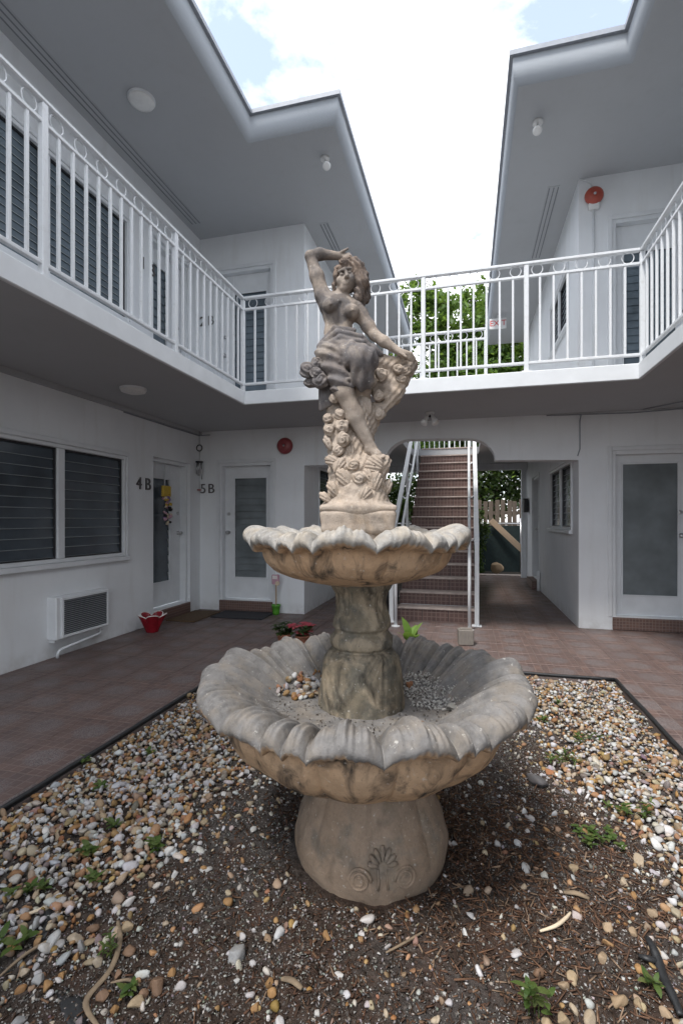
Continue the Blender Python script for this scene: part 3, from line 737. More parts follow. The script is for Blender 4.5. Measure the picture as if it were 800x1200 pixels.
big_prof = [(.09, .550, 0, 0, 0, .8), (.30, .550, 0, 0, 0, .85), (.355, .556, -.018, .016, 0, .7), (.405, .566, -.044, .036, 0, .8), (.455, .586, -.056, .050, 0, .95), (.50, .622, -.040, .060, 0, 1),
            (.535, .650, -.008, .060, 0, 1.0), (.565, .655, .004, .064, 0, 1.0), (.590, .645, .012, .060, 0, 1.0), (.604, .625, .018, .050, 0, .95), (.606, .606, .020, .042, 0, .7), (.594, .594, .014, .036, 0, .2),
            (.565, .594, .004, .020, .0, .0), (.538, .588, 0, .006, .006, .0), (.522, .565, 0, 0, .016, .05), (.505, .52, 0, 0, .024, .02), (.47, .465, 0, 0, .026, .05), (.41, .408, 0, 0, .022, .15), (.33, .358, 0, 0, .014, .25), (.25, .325, 0, 0, .006, .1), (.215, .315, 0, 0, 0, .1), (.05, .315, 0, 0, 0, 0)]
PH = -math.pi/2-.30
shell_bowl('lower_basin', big_prof, 7, 19.7, 6.0, PH, (0, 0, 0), 14, 3)
k_ = .69
up_prof = [(.10, 1.170, 0, 0, 0, 1), (.20, 1.170, 0, .0, 0, 1), (.27, 1.176, -.006, .012, 0, 1), (.33, 1.190, -.010, .030, 0, 1), (.372, 1.198, -.002, .044, 0, 1), (.398, 1.196, .006, .047, 0, 1), (.413, 1.182, .012, .044, 0, 1), (.417, 1.166, .014, .040, 0, .9), (.410, 1.154, .012, .036, 0, .6),
           (.395, 1.148, .006, .030, 0, .2), (.372, 1.147, 0, .018, 0, .02), (.355, 1.142, 0, .006, .004, 0), (.343, 1.122, 0, 0, .012, 0), (.330, 1.096, 0, 0, .018, 0), (.298, 1.064, 0, 0, .018, .02), (.245, 1.040, 0, 0, .012, .05), (.18, 1.022, 0, 0, .006, .35), (.13, 1.010, 0, 0, 0, .4), (.05, 1.010, 0, 0, 0, .4)]
shell_bowl('upper_basin', up_prof, 5, 27, 9, -math.pi/2-.36, (-.026, 0, 0), 10, 5, 1000, 'basinU')

def lathe_np(name, prof, mat, off, fn=None, nth=220, rows=90, smooth=True):
    P = np.array(prof, float); seg = np.r_[0, np.cumsum(np.hypot(np.diff(P[:, 0]), np.diff(P[:, 1])))]
    tt = np.linspace(0, seg[-1], rows); r_ = np.interp(tt, seg, P[:, 0]); z = np.interp(tt, seg, P[:, 1])
    th = np.linspace(0, 2*math.pi, nth, endpoint=False)
    Rr = np.repeat(r_[:, None], nth, 1); Zz = np.repeat(z[:, None], nth, 1); Th = np.repeat(th[None], rows, 0)
    if fn: Rr = fn(Rr, Zz, Th)
    V = np.stack([Rr*np.cos(Th), Rr*np.sin(Th), Zz], -1).reshape(-1, 3)
    i = np.arange(rows-1)[:, None]*nth; j = np.arange(nth)[None]; j2 = (j+1) % nth
    F = np.stack([i+j, i+j2, i+nth+j2, i+nth+j], -1).reshape(-1, 4)
    me = mesh_from(name, V, F, mat, smooth); fix_normals(me); return link(name, me, FT, off)
rough = lambda a: (lambda R_, Z, T: R_+a*(np.sin(T*7+Z*31)+.7*np.sin(T*13-Z*57+1)+.5*np.sin(T*23+Z*90+2)))
# column between the basins
lathe_np('column', [(.0, .44), (.185, .44), (.182, .47), (.172, .50), (.165, .56), (.158, .63), (.150, .69), (.140, .735), (.122, .757), (.108, .762), (.108, .768), (.118, .776), (.121, .79), (.118, .806), (.106, .822), (.101, .826), (.101, .836), (.110, .846), (.108, .87), (.098, .91), (.094, .945), (.100, .975), (.116, .998), (.124, 1.013), (.05, 1.016)],
         'col', (-.008, 0, 0), lambda R_, Z, T: rough(.0016)(R_, Z, T)+np.where(Z > .85, .0016*np.sin(T*16+np.sin(Z*60)), 0), 220, 240)
# pedestal with soft panels
def pedf(R_, Z, T):
    g = np.abs(np.sin(T*4+.2))**.35
    return R_*(1+.06*(g-.8)*np.clip((Z-.02)/.1, 0, 1))+.0015*np.sin(T*11+Z*50)
ped_prof = [(.0, -.06), (.27, -.06), (.275, -.01), (.284, .02), (.289, .05), (.289, .085), (.280, .125), (.262, .17), (.243, .215), (.230, .26), (.226, .288), (.234, .305), (.238, .325), (.1, .33)]
lathe_np('pedestal', ped_prof, 'ped', (.028, 0, 0), pedf, 260, 80)
pr = np.array(ped_prof[1:12])
def on_ped(ax, z, out=0.0):      # ax: arc position right of front centre in metres
    r_ = float(np.interp(z, pr[:, 1], pr[:, 0])); a = -math.pi/2+ax/r_; r_ += out
    return (.028+r_*math.cos(a), r_*math.sin(a), z)
cx0 = .022
for k in range(7):
    a = R(-78+26*k); l = .062-.012*abs(k-3)/3
    p = [on_ped(cx0+math.sin(a)*q, .115+math.cos(a)*q*.95, .002) for q in (.016, l*.5, l*.8, l)]
    MB().tube(p, [.004, .007, .009, .006], 8).build('shell_rib', 'ped', FT, True)
for sgn in (-1, 1):
    pts = []
    for k in range(40):
        a = k/39*2.35*2*math.pi; q = .040*(1-k/39*.80)
        pts.append(on_ped(cx0+sgn*(.078-math.cos(a)*q), .072+math.sin(a)*q, .001))
    MB().tube(pts, [.0055-.003*k/39 for k in range(40)], 7).build('scroll', 'ped', FT, True)
    MB().tube([on_ped(cx0+sgn*.016, .045, .001), on_ped(cx0+sgn*.014, .075, .001), on_ped(cx0+sgn*.016, .11, .001)], .004, 7).build('stem', 'ped', FT, True)
# ================================================================== STATUE (implicit surfaces meshed with surface nets)
S_ = .00328
class SDF:
    """everything in photo-sized units: x right, y away, z up; p(px, py, toward) gives a point"""
    def __init__(s, lo, hi, h):
        s.lo = np.array(lo, float); s.h = h; s.n = np.ceil((np.array(hi)-s.lo)/h).astype(int)+1
        s.D = np.full(s.n, 50.0, np.float32)
    def region(s, a, b, pad):
        i0 = np.clip(np.floor((np.minimum(a, b)-pad-s.lo)/s.h).astype(int), 0, s.n-1); i1 = np.clip(np.ceil((np.maximum(a, b)+pad-s.lo)/s.h).astype(int)+1, 1, s.n)
        sl_ = tuple(slice(i0[k], i1[k]) for k in range(3))
        g = np.meshgrid(*[s.lo[k]+s.h*np.arange(i0[k], i1[k], dtype=np.float32) for k in range(3)], indexing='ij')
        return sl_, g
    def put(s, sl_, d, k, sub=False):
        A = s.D[sl_]
        if sub:
            d = -d; hh = np.clip(.5+.5*(d-A)/k, 0, 1) if k > 0 else (d > A); s.D[sl_] = A+(d-A)*hh+(k*hh*(1-hh) if k > 0 else 0)
        elif k > 0:
            hh = np.clip(.5+.5*(A-d)/k, 0, 1); s.D[sl_] = A+(d-A)*hh-k*hh*(1-hh)
        else: s.D[sl_] = np.minimum(A, d)
    def cone(s, a, b, r1, r2, k=3, flat=None, disp=None, sub=False):
        a = np.array(a, float); b = np.array(b, float); sl_, (X, Y, Z) = s.region(a, b, max(r1, r2)*1.3+k+4)
        ba = b-a; L2 = max(ba@ba, 1e-6)
        t = np.clip(((X-a[0])*ba[0]+(Y-a[1])*ba[1]+(Z-a[2])*ba[2])/L2, 0, 1)
        d = np.sqrt((X-a[0]-t*ba[0])**2+(Y-a[1]-t*ba[1])**2+(Z-a[2]-t*ba[2])**2)-(r1+(r2-r1)*t)
        if disp: d = d+disp(X, Y, Z, t)
        s.put(sl_, d, k, sub)
    def ell(s, c, r, k=3, rot=0, disp=None, sub=False, tilt=0):
        c = np.array(c, float); r = np.array(r, float); m = r.max(); sl_, (X, Y, Z) = s.region(c-m, c+m, k+4)
        x, y, z = X-c[0], Y-c[1], Z-c[2]
        if rot: cr, sr = math.cos(rot), math.sin(rot); x, z = x*cr+z*sr, -x*sr+z*cr
        if tilt: cr, sr = math.cos(tilt), math.sin(tilt); y, z = y*cr+z*sr, -y*sr+z*cr
        k0 = np.sqrt((x/r[0])**2+(y/r[1])**2+(z/r[2])**2); k1 = np.sqrt((x/r[0]**2)**2+(y/r[1]**2)**2+(z/r[2]**2)**2)+1e-6
        d = k0*(k0-1)/k1
        if disp: d = d+disp(x, y, z)
        s.put(sl_, d, k, sub)
    def rbox(s, c, hsz, rad, k=3):
        c = np.array(c, float); hsz = np.array(hsz, float); sl_, (X, Y, Z) = s.region(c-hsz, c+hsz, k+4)
        q = [np.abs(v-c[i])-hsz[i]+rad for i, v in enumerate((X, Y, Z))]
        d = np.sqrt(sum(np.maximum(v, 0)**2 for v in q))+np.minimum(np.maximum(np.maximum(q[0], q[1]), q[2]), 0)-rad
        s.put(sl_, d, k)
    def mesh(s):
        D = s.D; neg = D < 0; n = D.shape
        cnt = np.zeros((n[0]-1, n[1]-1, n[2]-1), np.float32); acc = [np.zeros_like(cnt) for _ in range(3)]
        cor = [(i, j, k) for i in (0, 1) for j in (0, 1) for k in (0, 1)]
        vw = lambda A, c: A[c[0]:n[0]-1+c[0], c[1]:n[1]-1+c[1], c[2]:n[2]-1+c[2]]
        for a in cor:
            for ax in range(3):
                if a[ax]: continue
                b = list(a); b[ax] = 1; da, db = vw(D, a), vw(D, b); m = (da < 0) != (db < 0)
                t = np.where(m, da/np.where(da-db == 0, 1, da-db), 0)
                cnt += m
                for q in range(3): acc[q] += np.where(m, a[q]+(t if q == ax else 0), 0)
        act = cnt > 0; idx = np.full(cnt.shape, -1, np.int64); idx[act] = np.arange(act.sum())
        I = np.argwhere(act); V = np.stack([acc[q][act]/cnt[act] for q in range(3)], 1)+I
        V = s.lo+V*s.h; F = []
        for ax in range(3):
            u, v = [(1, 2), (2, 0), (0, 1)][ax]
            A = neg.take(range(n[ax]-1), ax); B = neg.take(range(1, n[ax]), ax)
            for flip, m in ((0, A & ~B), (1, ~A & B)):
                P = np.argwhere(m); P = P[(P[:, u] > 0) & (P[:, v] > 0) & (P[:, u] < n[u]-1) & (P[:, v] < n[v]-1)]
                if not len(P): continue
                def g(du, dv):
                    q = P.copy(); q[:, u] -= du; q[:, v] -= dv; return idx[q[:, 0], q[:, 1], q[:, 2]]
                f = np.stack([g(0, 0), g(1, 0), g(1, 1), g(0, 1)], 1); F.append(f[:, ::-1] if flip else f)
        F = np.concatenate(F); return V, F
def p(px, py, t=0): return np.array([px-418.0, -t, 599.0-py])
SA = thing('statue', 'weathered stone statue of a draped woman with one arm raised over her head', 'statue', (*fpos(FD, .060), 1.285), YAW)
def emit(name, sdf, mat, parent=SA, weather=None):
    V, F = sdf.mesh(); wv = weather(V) if weather else None
    me = mesh_from(name, V*S_, F, mat, True, weather=wv); return link(name, me, parent)
def box_lo(x0, y1, t1): return p(x0, y1, t1)
# ---- the figure
b = SDF(p(350, 556, 48), p(492, 282, -26), .9)
b.ell(p(397, 365, 0), (20, 13.5, 23), 4)                       # ribcage
b.ell(p(396, 390, 0), (17, 12, 17), 6)                         # waist
b.ell(p(395, 414, 1), (24, 17, 19), 7)                         # hips
b.cone(p(388, 356, 1), p(410, 361, 1), 11, 10.5, 6)            # collar line
b.cone(p(397, 352, 0), p(402, 338, 2), 8.5, 6.6, 4)            # neck
b.cone(p(383, 356, 0), p(378, 346, 0), 10.5, 9.0, 5)           # raised shoulder
b.cone(p(378, 347, 0), p(371, 324, 1), 8.8, 8.0, 4); b.cone(p(371, 324, 1), p(363.5, 301, 1), 8.0, 6.2, 4)
b.cone(p(363.5, 300.5, 1), p(374, 297, -1), 6.4, 6.8, 3); b.cone(p(374, 297, -1), p(396, 297, -5), 6.6, 4.4, 3)
b.ell(p(401, 298, -5), (7.5, 4, 4.4), 2.5, rot=-.3)
for q, (dx_, dy_) in enumerate(((411, 300), (412.5, 303), (412, 306), (409, 308.5))):
    b.cone(p(403, 296.5+2*q, -4+q), p((403+dx_)/2+1, (296+dy_)/2-1.0+q, -1+q), 2.0, 1.8, 1); b.cone(p((403+dx_)/2+1, (296+dy_)/2-1.0+q, -1+q), p(dx_, dy_, 1+q), 1.8, 1.4, 1)
b.cone(p(399, 294.5, -2), p(407, 291.6, 1), 1.9, 1.4, 1)
b.cone(p(417, 362, 0), p(422, 369, 0), 9.2, 8.6, 5)            # lowered shoulder and arm
b.cone(p(422, 368, 0), p(431, 383, 2), 8.2, 7.6, 4); b.cone(p(431, 383, 2), p(438, 394, 4), 7.6, 6.2, 4)
b.cone(p(438, 394, 4), p(449, 403, 8), 6.4, 6.4, 3); b.cone(p(449, 403, 8), p(465, 415.5, 12), 6.2, 4.2, 3)
b.ell(p(469, 418, 13), (7.5, 4.2, 4.0), 2.5, rot=-.45)
for q in range(4):
    b.cone(p(471, 416+1.9*q, 14-q*.6), p(479, 419+2.0*q, 15-q), 2.0, 1.8, .8); b.cone(p(479, 419+2.0*q, 15-q), p(484-q, 424+1.9*q, 12-q), 1.8, 1.4, .8)
b.cone(p(467, 419, 16), p(473, 424, 18), 1.9, 1.5, .8)
b.ell(p(387, 363, 12), (8.8, 9.2, 8.4), 2.2); b.ell(p(411.5, 370, 12), (8.8, 9.2, 8.4), 2.2)
b.ell(p(387.5, 365, 21), (1.6, 1.4, 1.6), 1); b.ell(p(412, 372, 21), (1.6, 1.4, 1.6), 1)
b.cone(p(398, 361, 12.6), p(397, 384, 12.4), 1.6, 1.2, 3, sub=True)   # centre line of the chest
b.ell(p(396, 395, 13.6), (1.5, 2, 1.8), 1, sub=True)
# head and face, turned a little to the right and tipped
b.ell(p(408.5, 327, 0), (12.5, 14, 16.5), 2, rot=-.26)
b.ell(p(403.6, 335, 5.5), (9.2, 9.5, 10.5), 4, rot=-.25)
b.ell(p(402.2, 342.2, 10), (4.0, 3.8, 3.6), 3)
b.cone(p(396.8, 324.4, 12.6), p(403, 322.6, 15.2), 2.0, 2.0, 1.5); b.cone(p(404.8, 322.4, 15.2), p(411.5, 320.6, 12.6), 2.0, 2.0, 1.5)
b.ell(p(399.8, 327.6, 15.8), (3.6, 3.0, 2.4), 1.2, sub=True); b.ell(p(408.6, 325.4, 15.8), (3.6, 3.0, 2.4), 1.2, sub=True)
b.ell(p(400.0, 327.8, 13.0), (2.7, 2.4, 1.7), .6); b.ell(p(408.4, 325.6, 13.0), (2.7, 2.4, 1.7), .6)
b.cone(p(404.4, 323.5, 14.4), p(406.0, 332.0, 18.6), 1.5, 2.1, 1.6); b.ell(p(405.7, 332.6, 16.8), (3.1, 2.2, 1.7), 1.2)
b.cone(p(401.4, 337.2, 14.0), p(407.4, 335.8, 14.2), 1.3, 1.2, 1.0); b.cone(p(402.0, 339.3, 13.6), p(407.0, 338.2, 13.8), 1.5, 1.4, 1.0)
b.ell(p(397.2, 333.5, 11), (3.6, 3.4, 4.2), 3); b.ell(p(410.2, 331.5, 11), (3.4, 3.2, 4.0), 3)
# legs
b.cone(p(388, 418, 4), p(402, 462, 17), 14.5, 11.0, 6); b.ell(p(403, 464, 19), (9.5, 9, 10), 4)
b.cone(p(404, 466, 16), p(415, 490, 13), 10.2, 10.6, 4); b.cone(p(415, 490, 12), p(434, 527, 11), 10.4, 5.8, 4)
b.cone(p(407, 468, 23), p(434, 524, 16), 2.6, 2.2, 4)          # shin
b.cone(p(433, 528, 11), p(441, 535.5, 17), 6.4, 5.2, 4); b.ell(p(431, 531, 8), (5.2, 5.0, 5.0), 3)
for q in range(5):
    tx, ty, tz = 446.5-1.9*q, 537.8+.75*q, 21+.9*q-(q == 4)*1.0
    b.cone(p(441-1.6*q, 535.4+.8*q, 17+.5*q), p(tx, ty, tz), 2.5, 1.9-.1*q, 1.0); b.ell(p(tx+.8, ty+.3, tz+1), (1.9-.12*q,)*3, .6)
b.cone(p(404, 416, 6), p(424, 430, 30), 16, 13.0, 6); b.cone(p(424, 431, 29), p(425, 470, 2), 12, 8.5, 5)
def body_w(V):
    z = V[:, 2]; t = -V[:, 1]; x = V[:, 0]
    front = np.clip((t-4)/9, 0, 1)*np.clip((z-205)/15, 0, 1)*np.clip((258-z)/10, 0, 1)*np.clip(1-np.abs(x+19)/24, 0, 1)*1.5
    arm = .28+.25*np.clip((z-190)/40, 0, 1)
    return np.clip(np.maximum(front*.8, arm)*np.where(z < 150, .12, 1), 0, .85)
body = emit('figure', b, 'st_body', weather=body_w)
# ---- hair: crown, curls falling behind the neck and towards the lowered shoulder
h = SDF(p(385, 375, 26), p(436, 296, -30), .8)
wav = lambda X, Y, Z, t: .9*np.sin(X*.9+Z*.55+Y*.3+1.5*np.sin(Z*.22))
wv2 = lambda x, y, z: .95*np.sin(np.arctan2(z+8, x+.01)*13+np.hypot(x, z)*.35+y*.25)+.35*np.sin(x*1.1+z*.7+y)
h.ell(p(412, 322, -2), (16.5, 16, 17), 2, rot=-.26, disp=wv2)
h.cone(p(404, 313, 9), p(392.5, 327, 9), 5.2, 3.4, 2, disp=wav); h.cone(p(393, 327, 8), p(390.5, 345, 3), 3.4, 2.0, 2, disp=wav)
h.cone(p(406, 312, 10), p(419, 317, 11), 5.4, 5.8, 2, disp=wav)
h.cone(p(418, 316, 10), p(423, 333, 8), 6.2, 7.2, 2, disp=wav); h.cone(p(423, 333, 6), p(419, 350, 4), 7.2, 5.6, 2, disp=wav)
h.cone(p(419, 350, 3), p(414, 358, 5), 5.2, 2.6, 2, disp=wav)
h.cone(p(424, 322, -4), p(426, 345, -6), 8, 7.5, 3, disp=wav); h.cone(p(426, 345, -6), p(418, 362, -6), 7, 4, 3, disp=wav)
for cx_, cy_, ct in ((401, 313, 13), (408, 310, 13.5), (415, 311, 13), (422, 316, 11), (427, 325, 8), (395.5, 320, 11), (428, 336, 5)):
    h.ell(p(cx_, cy_, ct), (4.2, 3.4, 3.6), 1.2, disp=lambda x, y, z: .55*np.sin(np.arctan2(z, x)*2+np.hypot(x, z)*2.6))
h.ell(p(403.0, 333.0, 15.5), (8.8, 10.5, 12.5), 1.2, rot=-.26, sub=True)
emit('hair', h, 'st_hair')
# ---- drapery over hips and knees
c = SDF(p(360, 500, 56), p(448, 376, -30), .9)
fold = lambda f, am, ax=(1, 0, .4): (lambda X, Y, Z, t: am*np.sin((X*ax[0]+Y*ax[1]+Z*ax[2])*f+1.2*np.sin(Z*.11+X*.07)))
c.ell(p(395, 415, 1), (25.5, 19, 17), 5, disp=lambda x, y, z: 1.9*np.sin((z*1.0+x*.55+3*np.sin(x*.12))*.60))
c.cone(p(388, 420, 5), p(400, 455, 17), 16.5, 12.8, 5, disp=fold(.55, 1.7, (.45, .1, 1)))
c.cone(p(404, 418, 8), p(425, 431, 31), 17.6, 14.8, 5, disp=fold(.48, 1.1, (1, .2, -.45))); c.cone(p(424, 431, 30), p(424, 452, 25), 14.2, 12.6, 5, disp=fold(.6, 1.5, (1, 0, .1)))
for a_, b_, r1, r2 in (((375, 408, 5), (395, 395, 15), 4.4, 4.0), ((395, 395, 15), (422, 399, 12), 4.0, 3.6), ((374, 414, 7), (398, 402, 17), 3.8, 3.6), ((398, 402, 17), (424, 406, 14), 3.6, 3.2), ((375, 421, 9), (402, 409, 19), 3.4, 3.2), ((402, 409, 19), (426, 413, 20), 3.2, 3.0),
                       ((376, 404, 2), (392, 389, 12), 3.6, 3.2), ((392, 389, 12), (414, 391, 11), 3.2, 2.8), ((377, 430, 9), (398, 420, 21), 3, 2.6), ((380, 440, 10), (398, 431, 23), 2.6, 2.2), ((386, 452, 12), (402, 443, 26), 2.6, 2.2), ((389, 459, 14), (408, 452, 27), 2.8, 2.2)):
    c.cone(p(*a_), p(*b_), r1, r2, 1.6)
for q in range(5):     # cloth falling behind the near thigh
    c.cone(p(378+4*q, 428+3*q, 3), p(376+5.0*q, 478-2*q, -2+q), 5.0, 3.4, 1.8)
c.cone(p(422, 402, 8), p(436, 412, 8), 6, 5, 2, disp=fold(.7, .8)); c.cone(p(436, 412, 8), p(446, 417, 8), 5, 3.4, 2, disp=fold(.7, .8))
emit('drapery', c, 'st_drape')
# ---- support of rock, with a wing of blooms under the lowered hand
r0 = SDF(p(362, 606, 52), p(496, 408, -42), 1.1)
bump = lambda x, y, z, t=None: 1.2*np.sin(x*.33+z*.21)*np.sin(z*.29+y*.3)+.6*np.sin(x*.7+y*.5-z*.6)
r0.cone(p(397, 430, -14), p(398, 500, -10), 15, 17, 6, disp=bump); r0.cone(p(399, 500, -8), p(412, 560, -2), 18, 26, 8, disp=bump); r0.cone(p(414, 556, -1), p(418, 590, 0), 26, 34, 8, disp=bump)
r0.rbox(p(418, 596, 0), (42.5, 40, 3.5), 3, 14); r0.cone(p(418, 588, 0), p(418, 594, 0), 34, 39, 10)
r0.cone(p(436, 424, -3), p(478, 427, 3), 9.5, 8, 5, disp=bump); r0.cone(p(480, 428, 3), p(462, 462, -2), 7.5, 9, 6, disp=bump); r0.cone(p(462, 460, -2), p(434, 488, -6), 9, 10, 6, disp=bump)
r0.ell(p(451, 447, -3), (20, 9, 22), 6, disp=bump); r0.cone(p(432, 488, -5), p(421, 530, -4), 12, 13, 8, disp=bump)
r0.cone(p(424, 470, 6), p(424, 500, 8), 8, 9, 6, disp=bump)
r0.cone(p(432, 543, 8), p(449, 543, 13), 9, 8, 4, disp=bump); r0.cone(p(420, 552, 12), p(444, 548, 14), 11, 9, 5, disp=bump); r0.cone(p(440, 552, 10), p(436, 580, 12), 12, 14, 6, disp=bump)
emit('rock_support', r0, 'st_low')
def rose(cx_, cy_, t, rad, ph=0, sq=.8):
    s = SDF(p(cx_-rad-4, cy_+rad+4, t+rad+4), p(cx_+rad+4, cy_-rad-4, t-rad-4), .8)
    def dp(x, y, z):
        rr = np.hypot(x, z); an = np.arctan2(z, x)
        return .075*rad*np.sin(an*(1+int(ph*3)%2)+rr*(7.0/rad)*1.7+ph+1.3*np.sin(an*2+ph))*np.clip(rr/rad*3, 0, 1)+.09*rad*np.sin(an*3+ph*2)*np.sin(y/rad*4+ph)
    s.ell(p(cx_, cy_, t), (rad, rad*sq, rad), 1, disp=dp)
    V, F = s.mesh(); return V, F
def petal(cx_, cy_, t, l, w_, ang):
    s = SDF(p(cx_-l-4, cy_+l+4, t+l+4), p(cx_+l+4, cy_-l-4, t-l-4), .8)
    s.ell(p(cx_, cy_, t), (w_, 4.2, l), 1, rot=ang, disp=lambda x, y, z: .55*np.sin(np.abs(x)*1.6-z*.35))
    s.cone(p(cx_-math.sin(-ang)*l*.0, cy_, t+4), p(cx_, cy_, t+5), .6, .6, 1)
    return s.mesh()
for q, (cx_, cy_, t, rad) in enumerate(((361, 436, 10, 9.5), (372, 429, 9, 8), (376, 450, 15, 9.5), (364, 449, 6, 7.5), (371, 442, 17, 7))):
    V, F = rose(cx_, cy_, t, rad, q*1.7); link('rose', mesh_from('rose', V*S_, F, 'st_drape', True), SA)
for q, (cx_, cy_, t, rad) in enumerate(((398, 488, 14, 6.5), (400, 503, 18, 8.5), (402, 518, 20, 8.8), (396, 530, 18, 7.5), (413, 548, 24, 7.6), (419, 563, 28, 8.4), (445, 442, 12, 7.5), (444, 486, 6, 7.2), (474, 437, 8, 7.5), (470, 446, 7, 6.5), (465, 436, 11, 6.5), (433, 452, 17, 6.5), (443, 466, 9, 6.5), (384, 492, 8, 6), (386, 505, 8, 7), (391, 470, 14, 5.5))):
    V, F = rose(cx_, cy_, t, rad, q*1.3); link('rose', mesh_from('rose', V*S_, F, 'st_low', True), SA)
for cx_, cy_, t, l, w_, ang in ((403, 562, 27, 12, 8, .7), (424, 583, 33, 12, 8, -.6), (391, 575, 24, 11, 6.5, .6), (437, 566, 26, 12, 8, -.2), (391, 543, 18, 11, 7, 1.2), (436, 548, 24, 10, 12, 1.2), (397, 548, 22, 10, 6.5, -.5), (452, 572, 12, 10, 5.5, -.3), (384, 520, 7, 9, 5, .4), (382, 584, 20, 9, 5, .9), (430, 560, 26, 9, 6, .5), (410, 532, 16, 9, 6, .2), (424, 512, 8, 10, 6, -.2), (430, 478, 12, 10, 5, .2)):
    V, F = petal(cx_, cy_, t, l, w_, ang); link('leaf', mesh_from('leaf', V*S_, F, 'st_low', True), SA)
pl = SDF(p(368, 632, 50), p(468, 592, -50), 1.2); pl.rbox(p(418, 611.5, 0), (43, 41, 13.5), 6, 0)
V, F = pl.mesh(); k = np.clip((V[:, 2]+14)/14, 0, 1); V[:, 0] *= .95+.05*k; V[:, 1] *= .95+.05*k
V[:, 2] += .5*np.sin(V[:, 0]*.15)*np.sin(V[:, 1]*.2); link('plinth', mesh_from('plinth', V*S_, F, 'st_low', True), SA)
# the plinth stands on the upper basin: a mortar block carries it
MB().lathe([(.125, -.14), (.13, -.12), (.125, -.08), (.12, -.07)], 28).build('mortar_block', 'st_low', SA, True)

# ================================================================== GARDEN BED
fc = np.array(fpos(FD, .10))
def soil_h(x, y):
    d = np.hypot(x-fc[0], y-fc[1])
    return -.022+.022*np.exp(-(d/.55)**2)+.006*np.sin(x*5.1+y*3.3)+.005*np.sin(x*11-y*7+1)+.004*np.sin(x*23+y*19)
nx, ny = 150, 240
gx = np.linspace(GX0+.006, GX1-.006, nx); gy = np.linspace(-1.2, GY1-.006, ny); GXX, GYY = np.meshgrid(gx, gy, indexing='ij')
V = np.stack([GXX, GYY, soil_h(GXX, GYY)+rng.normal(0, .0025, GXX.shape)], -1).reshape(-1, 3)
i = np.arange(nx-1)[:, None]*ny; j = np.arange(ny-1)[None]
F = np.stack([i+j, i+ny+j, i+ny+j+1, i+j+1], -1).reshape(-1, 4)
tag(link('soil_bed', mesh_from('soil_bed', V, F, 'soil', True)), kind='structure')
# black edging strips round the bed
def edging(label, pts):
    v = MB(); v.tube(pts, .012, 8); o = v.build('garden_edging', 'edging', None, True)
    for a_, b_ in zip(pts[:-1], pts[1:]): pass
    k = MB(); (x0, y0, _), (x1, y1, _) = pts[0], pts[-1]
    k.box(min(x0, x1)-.006, max(x0, x1)+.006, min(y0, y1)-.006, max(y0, y1)+.006, -.09, .008); k.build('strip', 'edging', o)
    tag(o, label, 'edging')
def wob(a, b, n=24, am=.004):
    return [tuple(np.array(a)+(np.array(b)-np.array(a))*k/n+np.array([random.uniform(-am, am), random.uniform(-am, am), random.uniform(-am/2, am/2)])) for k in range(n+1)]
edging('black plastic edging between the gravel and the walkway of door 4B', wob((GX0-.008, -1.0, .014), (GX0-.008, GY1, .014)))
edging('black plastic edging between the gravel and the walkway below the stairs', wob((GX0, GY1+.008, .012), (GX1, GY1+.008, .012), 24, .003))
edging('black plastic edging between the gravel and the walkway of the frosted door', wob((GX1+.008, -1.0, .014), (GX1+.008, GY1, .014)))

def ico(sub):
    bm = bmesh.new(); bmesh.ops.create_icosphere(bm, subdivisions=sub, radius=1); bm.verts.ensure_lookup_table()
    V = np.array([v.co[:] for v in bm.verts]); F = np.array([[v.index for v in f.verts] for f in bm.faces]); bm.free(); return V, F
ICO1, ICO2, ICO3 = ico(1), ico(2), ico(3)
def rotmats(n, flat=1.0):
    q = rng.normal(size=(n, 4)); q[:, 1:3] *= flat; q /= np.linalg.norm(q, axis=1)[:, None]; a, b, c_, d = q.T
    return np.stack([np.stack([1-2*(c_*c_+d*d), 2*(b*c_-a*d), 2*(b*d+a*c_)], -1), np.stack([2*(b*c_+a*d), 1-2*(b*b+d*d), 2*(c_*d-a*b)], -1), np.stack([2*(b*d-a*c_), 2*(c_*d+a*b), 1-2*(b*b+c_*c_)], -1)], 1)
def stones(P, rad, cols, base, flat=.60, lump=.16, angular=0, rot_flat=.35, cuts=6):
    """many pebbles as one mesh: P n x 3 centres, rad n"""
    n = len(P); BV, BF = base; nv = len(BV)
    sc = np.stack([rng.uniform(.8, 1.25, n), rng.uniform(.7, 1.0, n), rng.uniform(flat*.8, flat*1.15, n)], 1)*rad[:, None]
    ph = rng.uniform(0, 6.28, (n, 6))
    v = BV[None]
    f = 1+lump*(np.sin(v[..., 0]*2.6+ph[:, None, 0])*np.sin(v[..., 1]*2.3+ph[:, None, 1])+.6*np.sin(v[..., 2]*3.7+v[..., 0]*2+ph[:, None, 2]))
    if angular: f = f*(1+angular*rng.normal(0, 1, (n, nv)))
    W = v*f[..., None]
    for q in range(cuts):
        nn = rng.normal(size=(n, 3)); nn /= np.linalg.norm(nn, axis=1)[:, None]; tt = rng.uniform(.45, .85, n)
        W = W-np.clip(np.einsum('nvi,ni->nv', W, nn)-tt[:, None], 0, None)[..., None]*nn[:, None, :]*.92
    W = W*sc[:, None, :]
    W = np.einsum('nij,nvj->nvi', rotmats(n, rot_flat), W)+P[:, None, :]
    Fx = (BF[None]+(np.arange(n)*nv)[:, None, None]).reshape(-1, 3)
    C = np.repeat(cols, nv, 0)
    return W.reshape(-1, 3), Fx, C
PAL = np.array([(.66, .67, .68), (.52, .52, .53), (.60, .56, .50), (.46, .36, .25), (.44, .27, .13), (.36, .19, .09), (.26, .22, .20), (.72, .71, .69), (.34, .23, .15), (.50, .42, .31)])
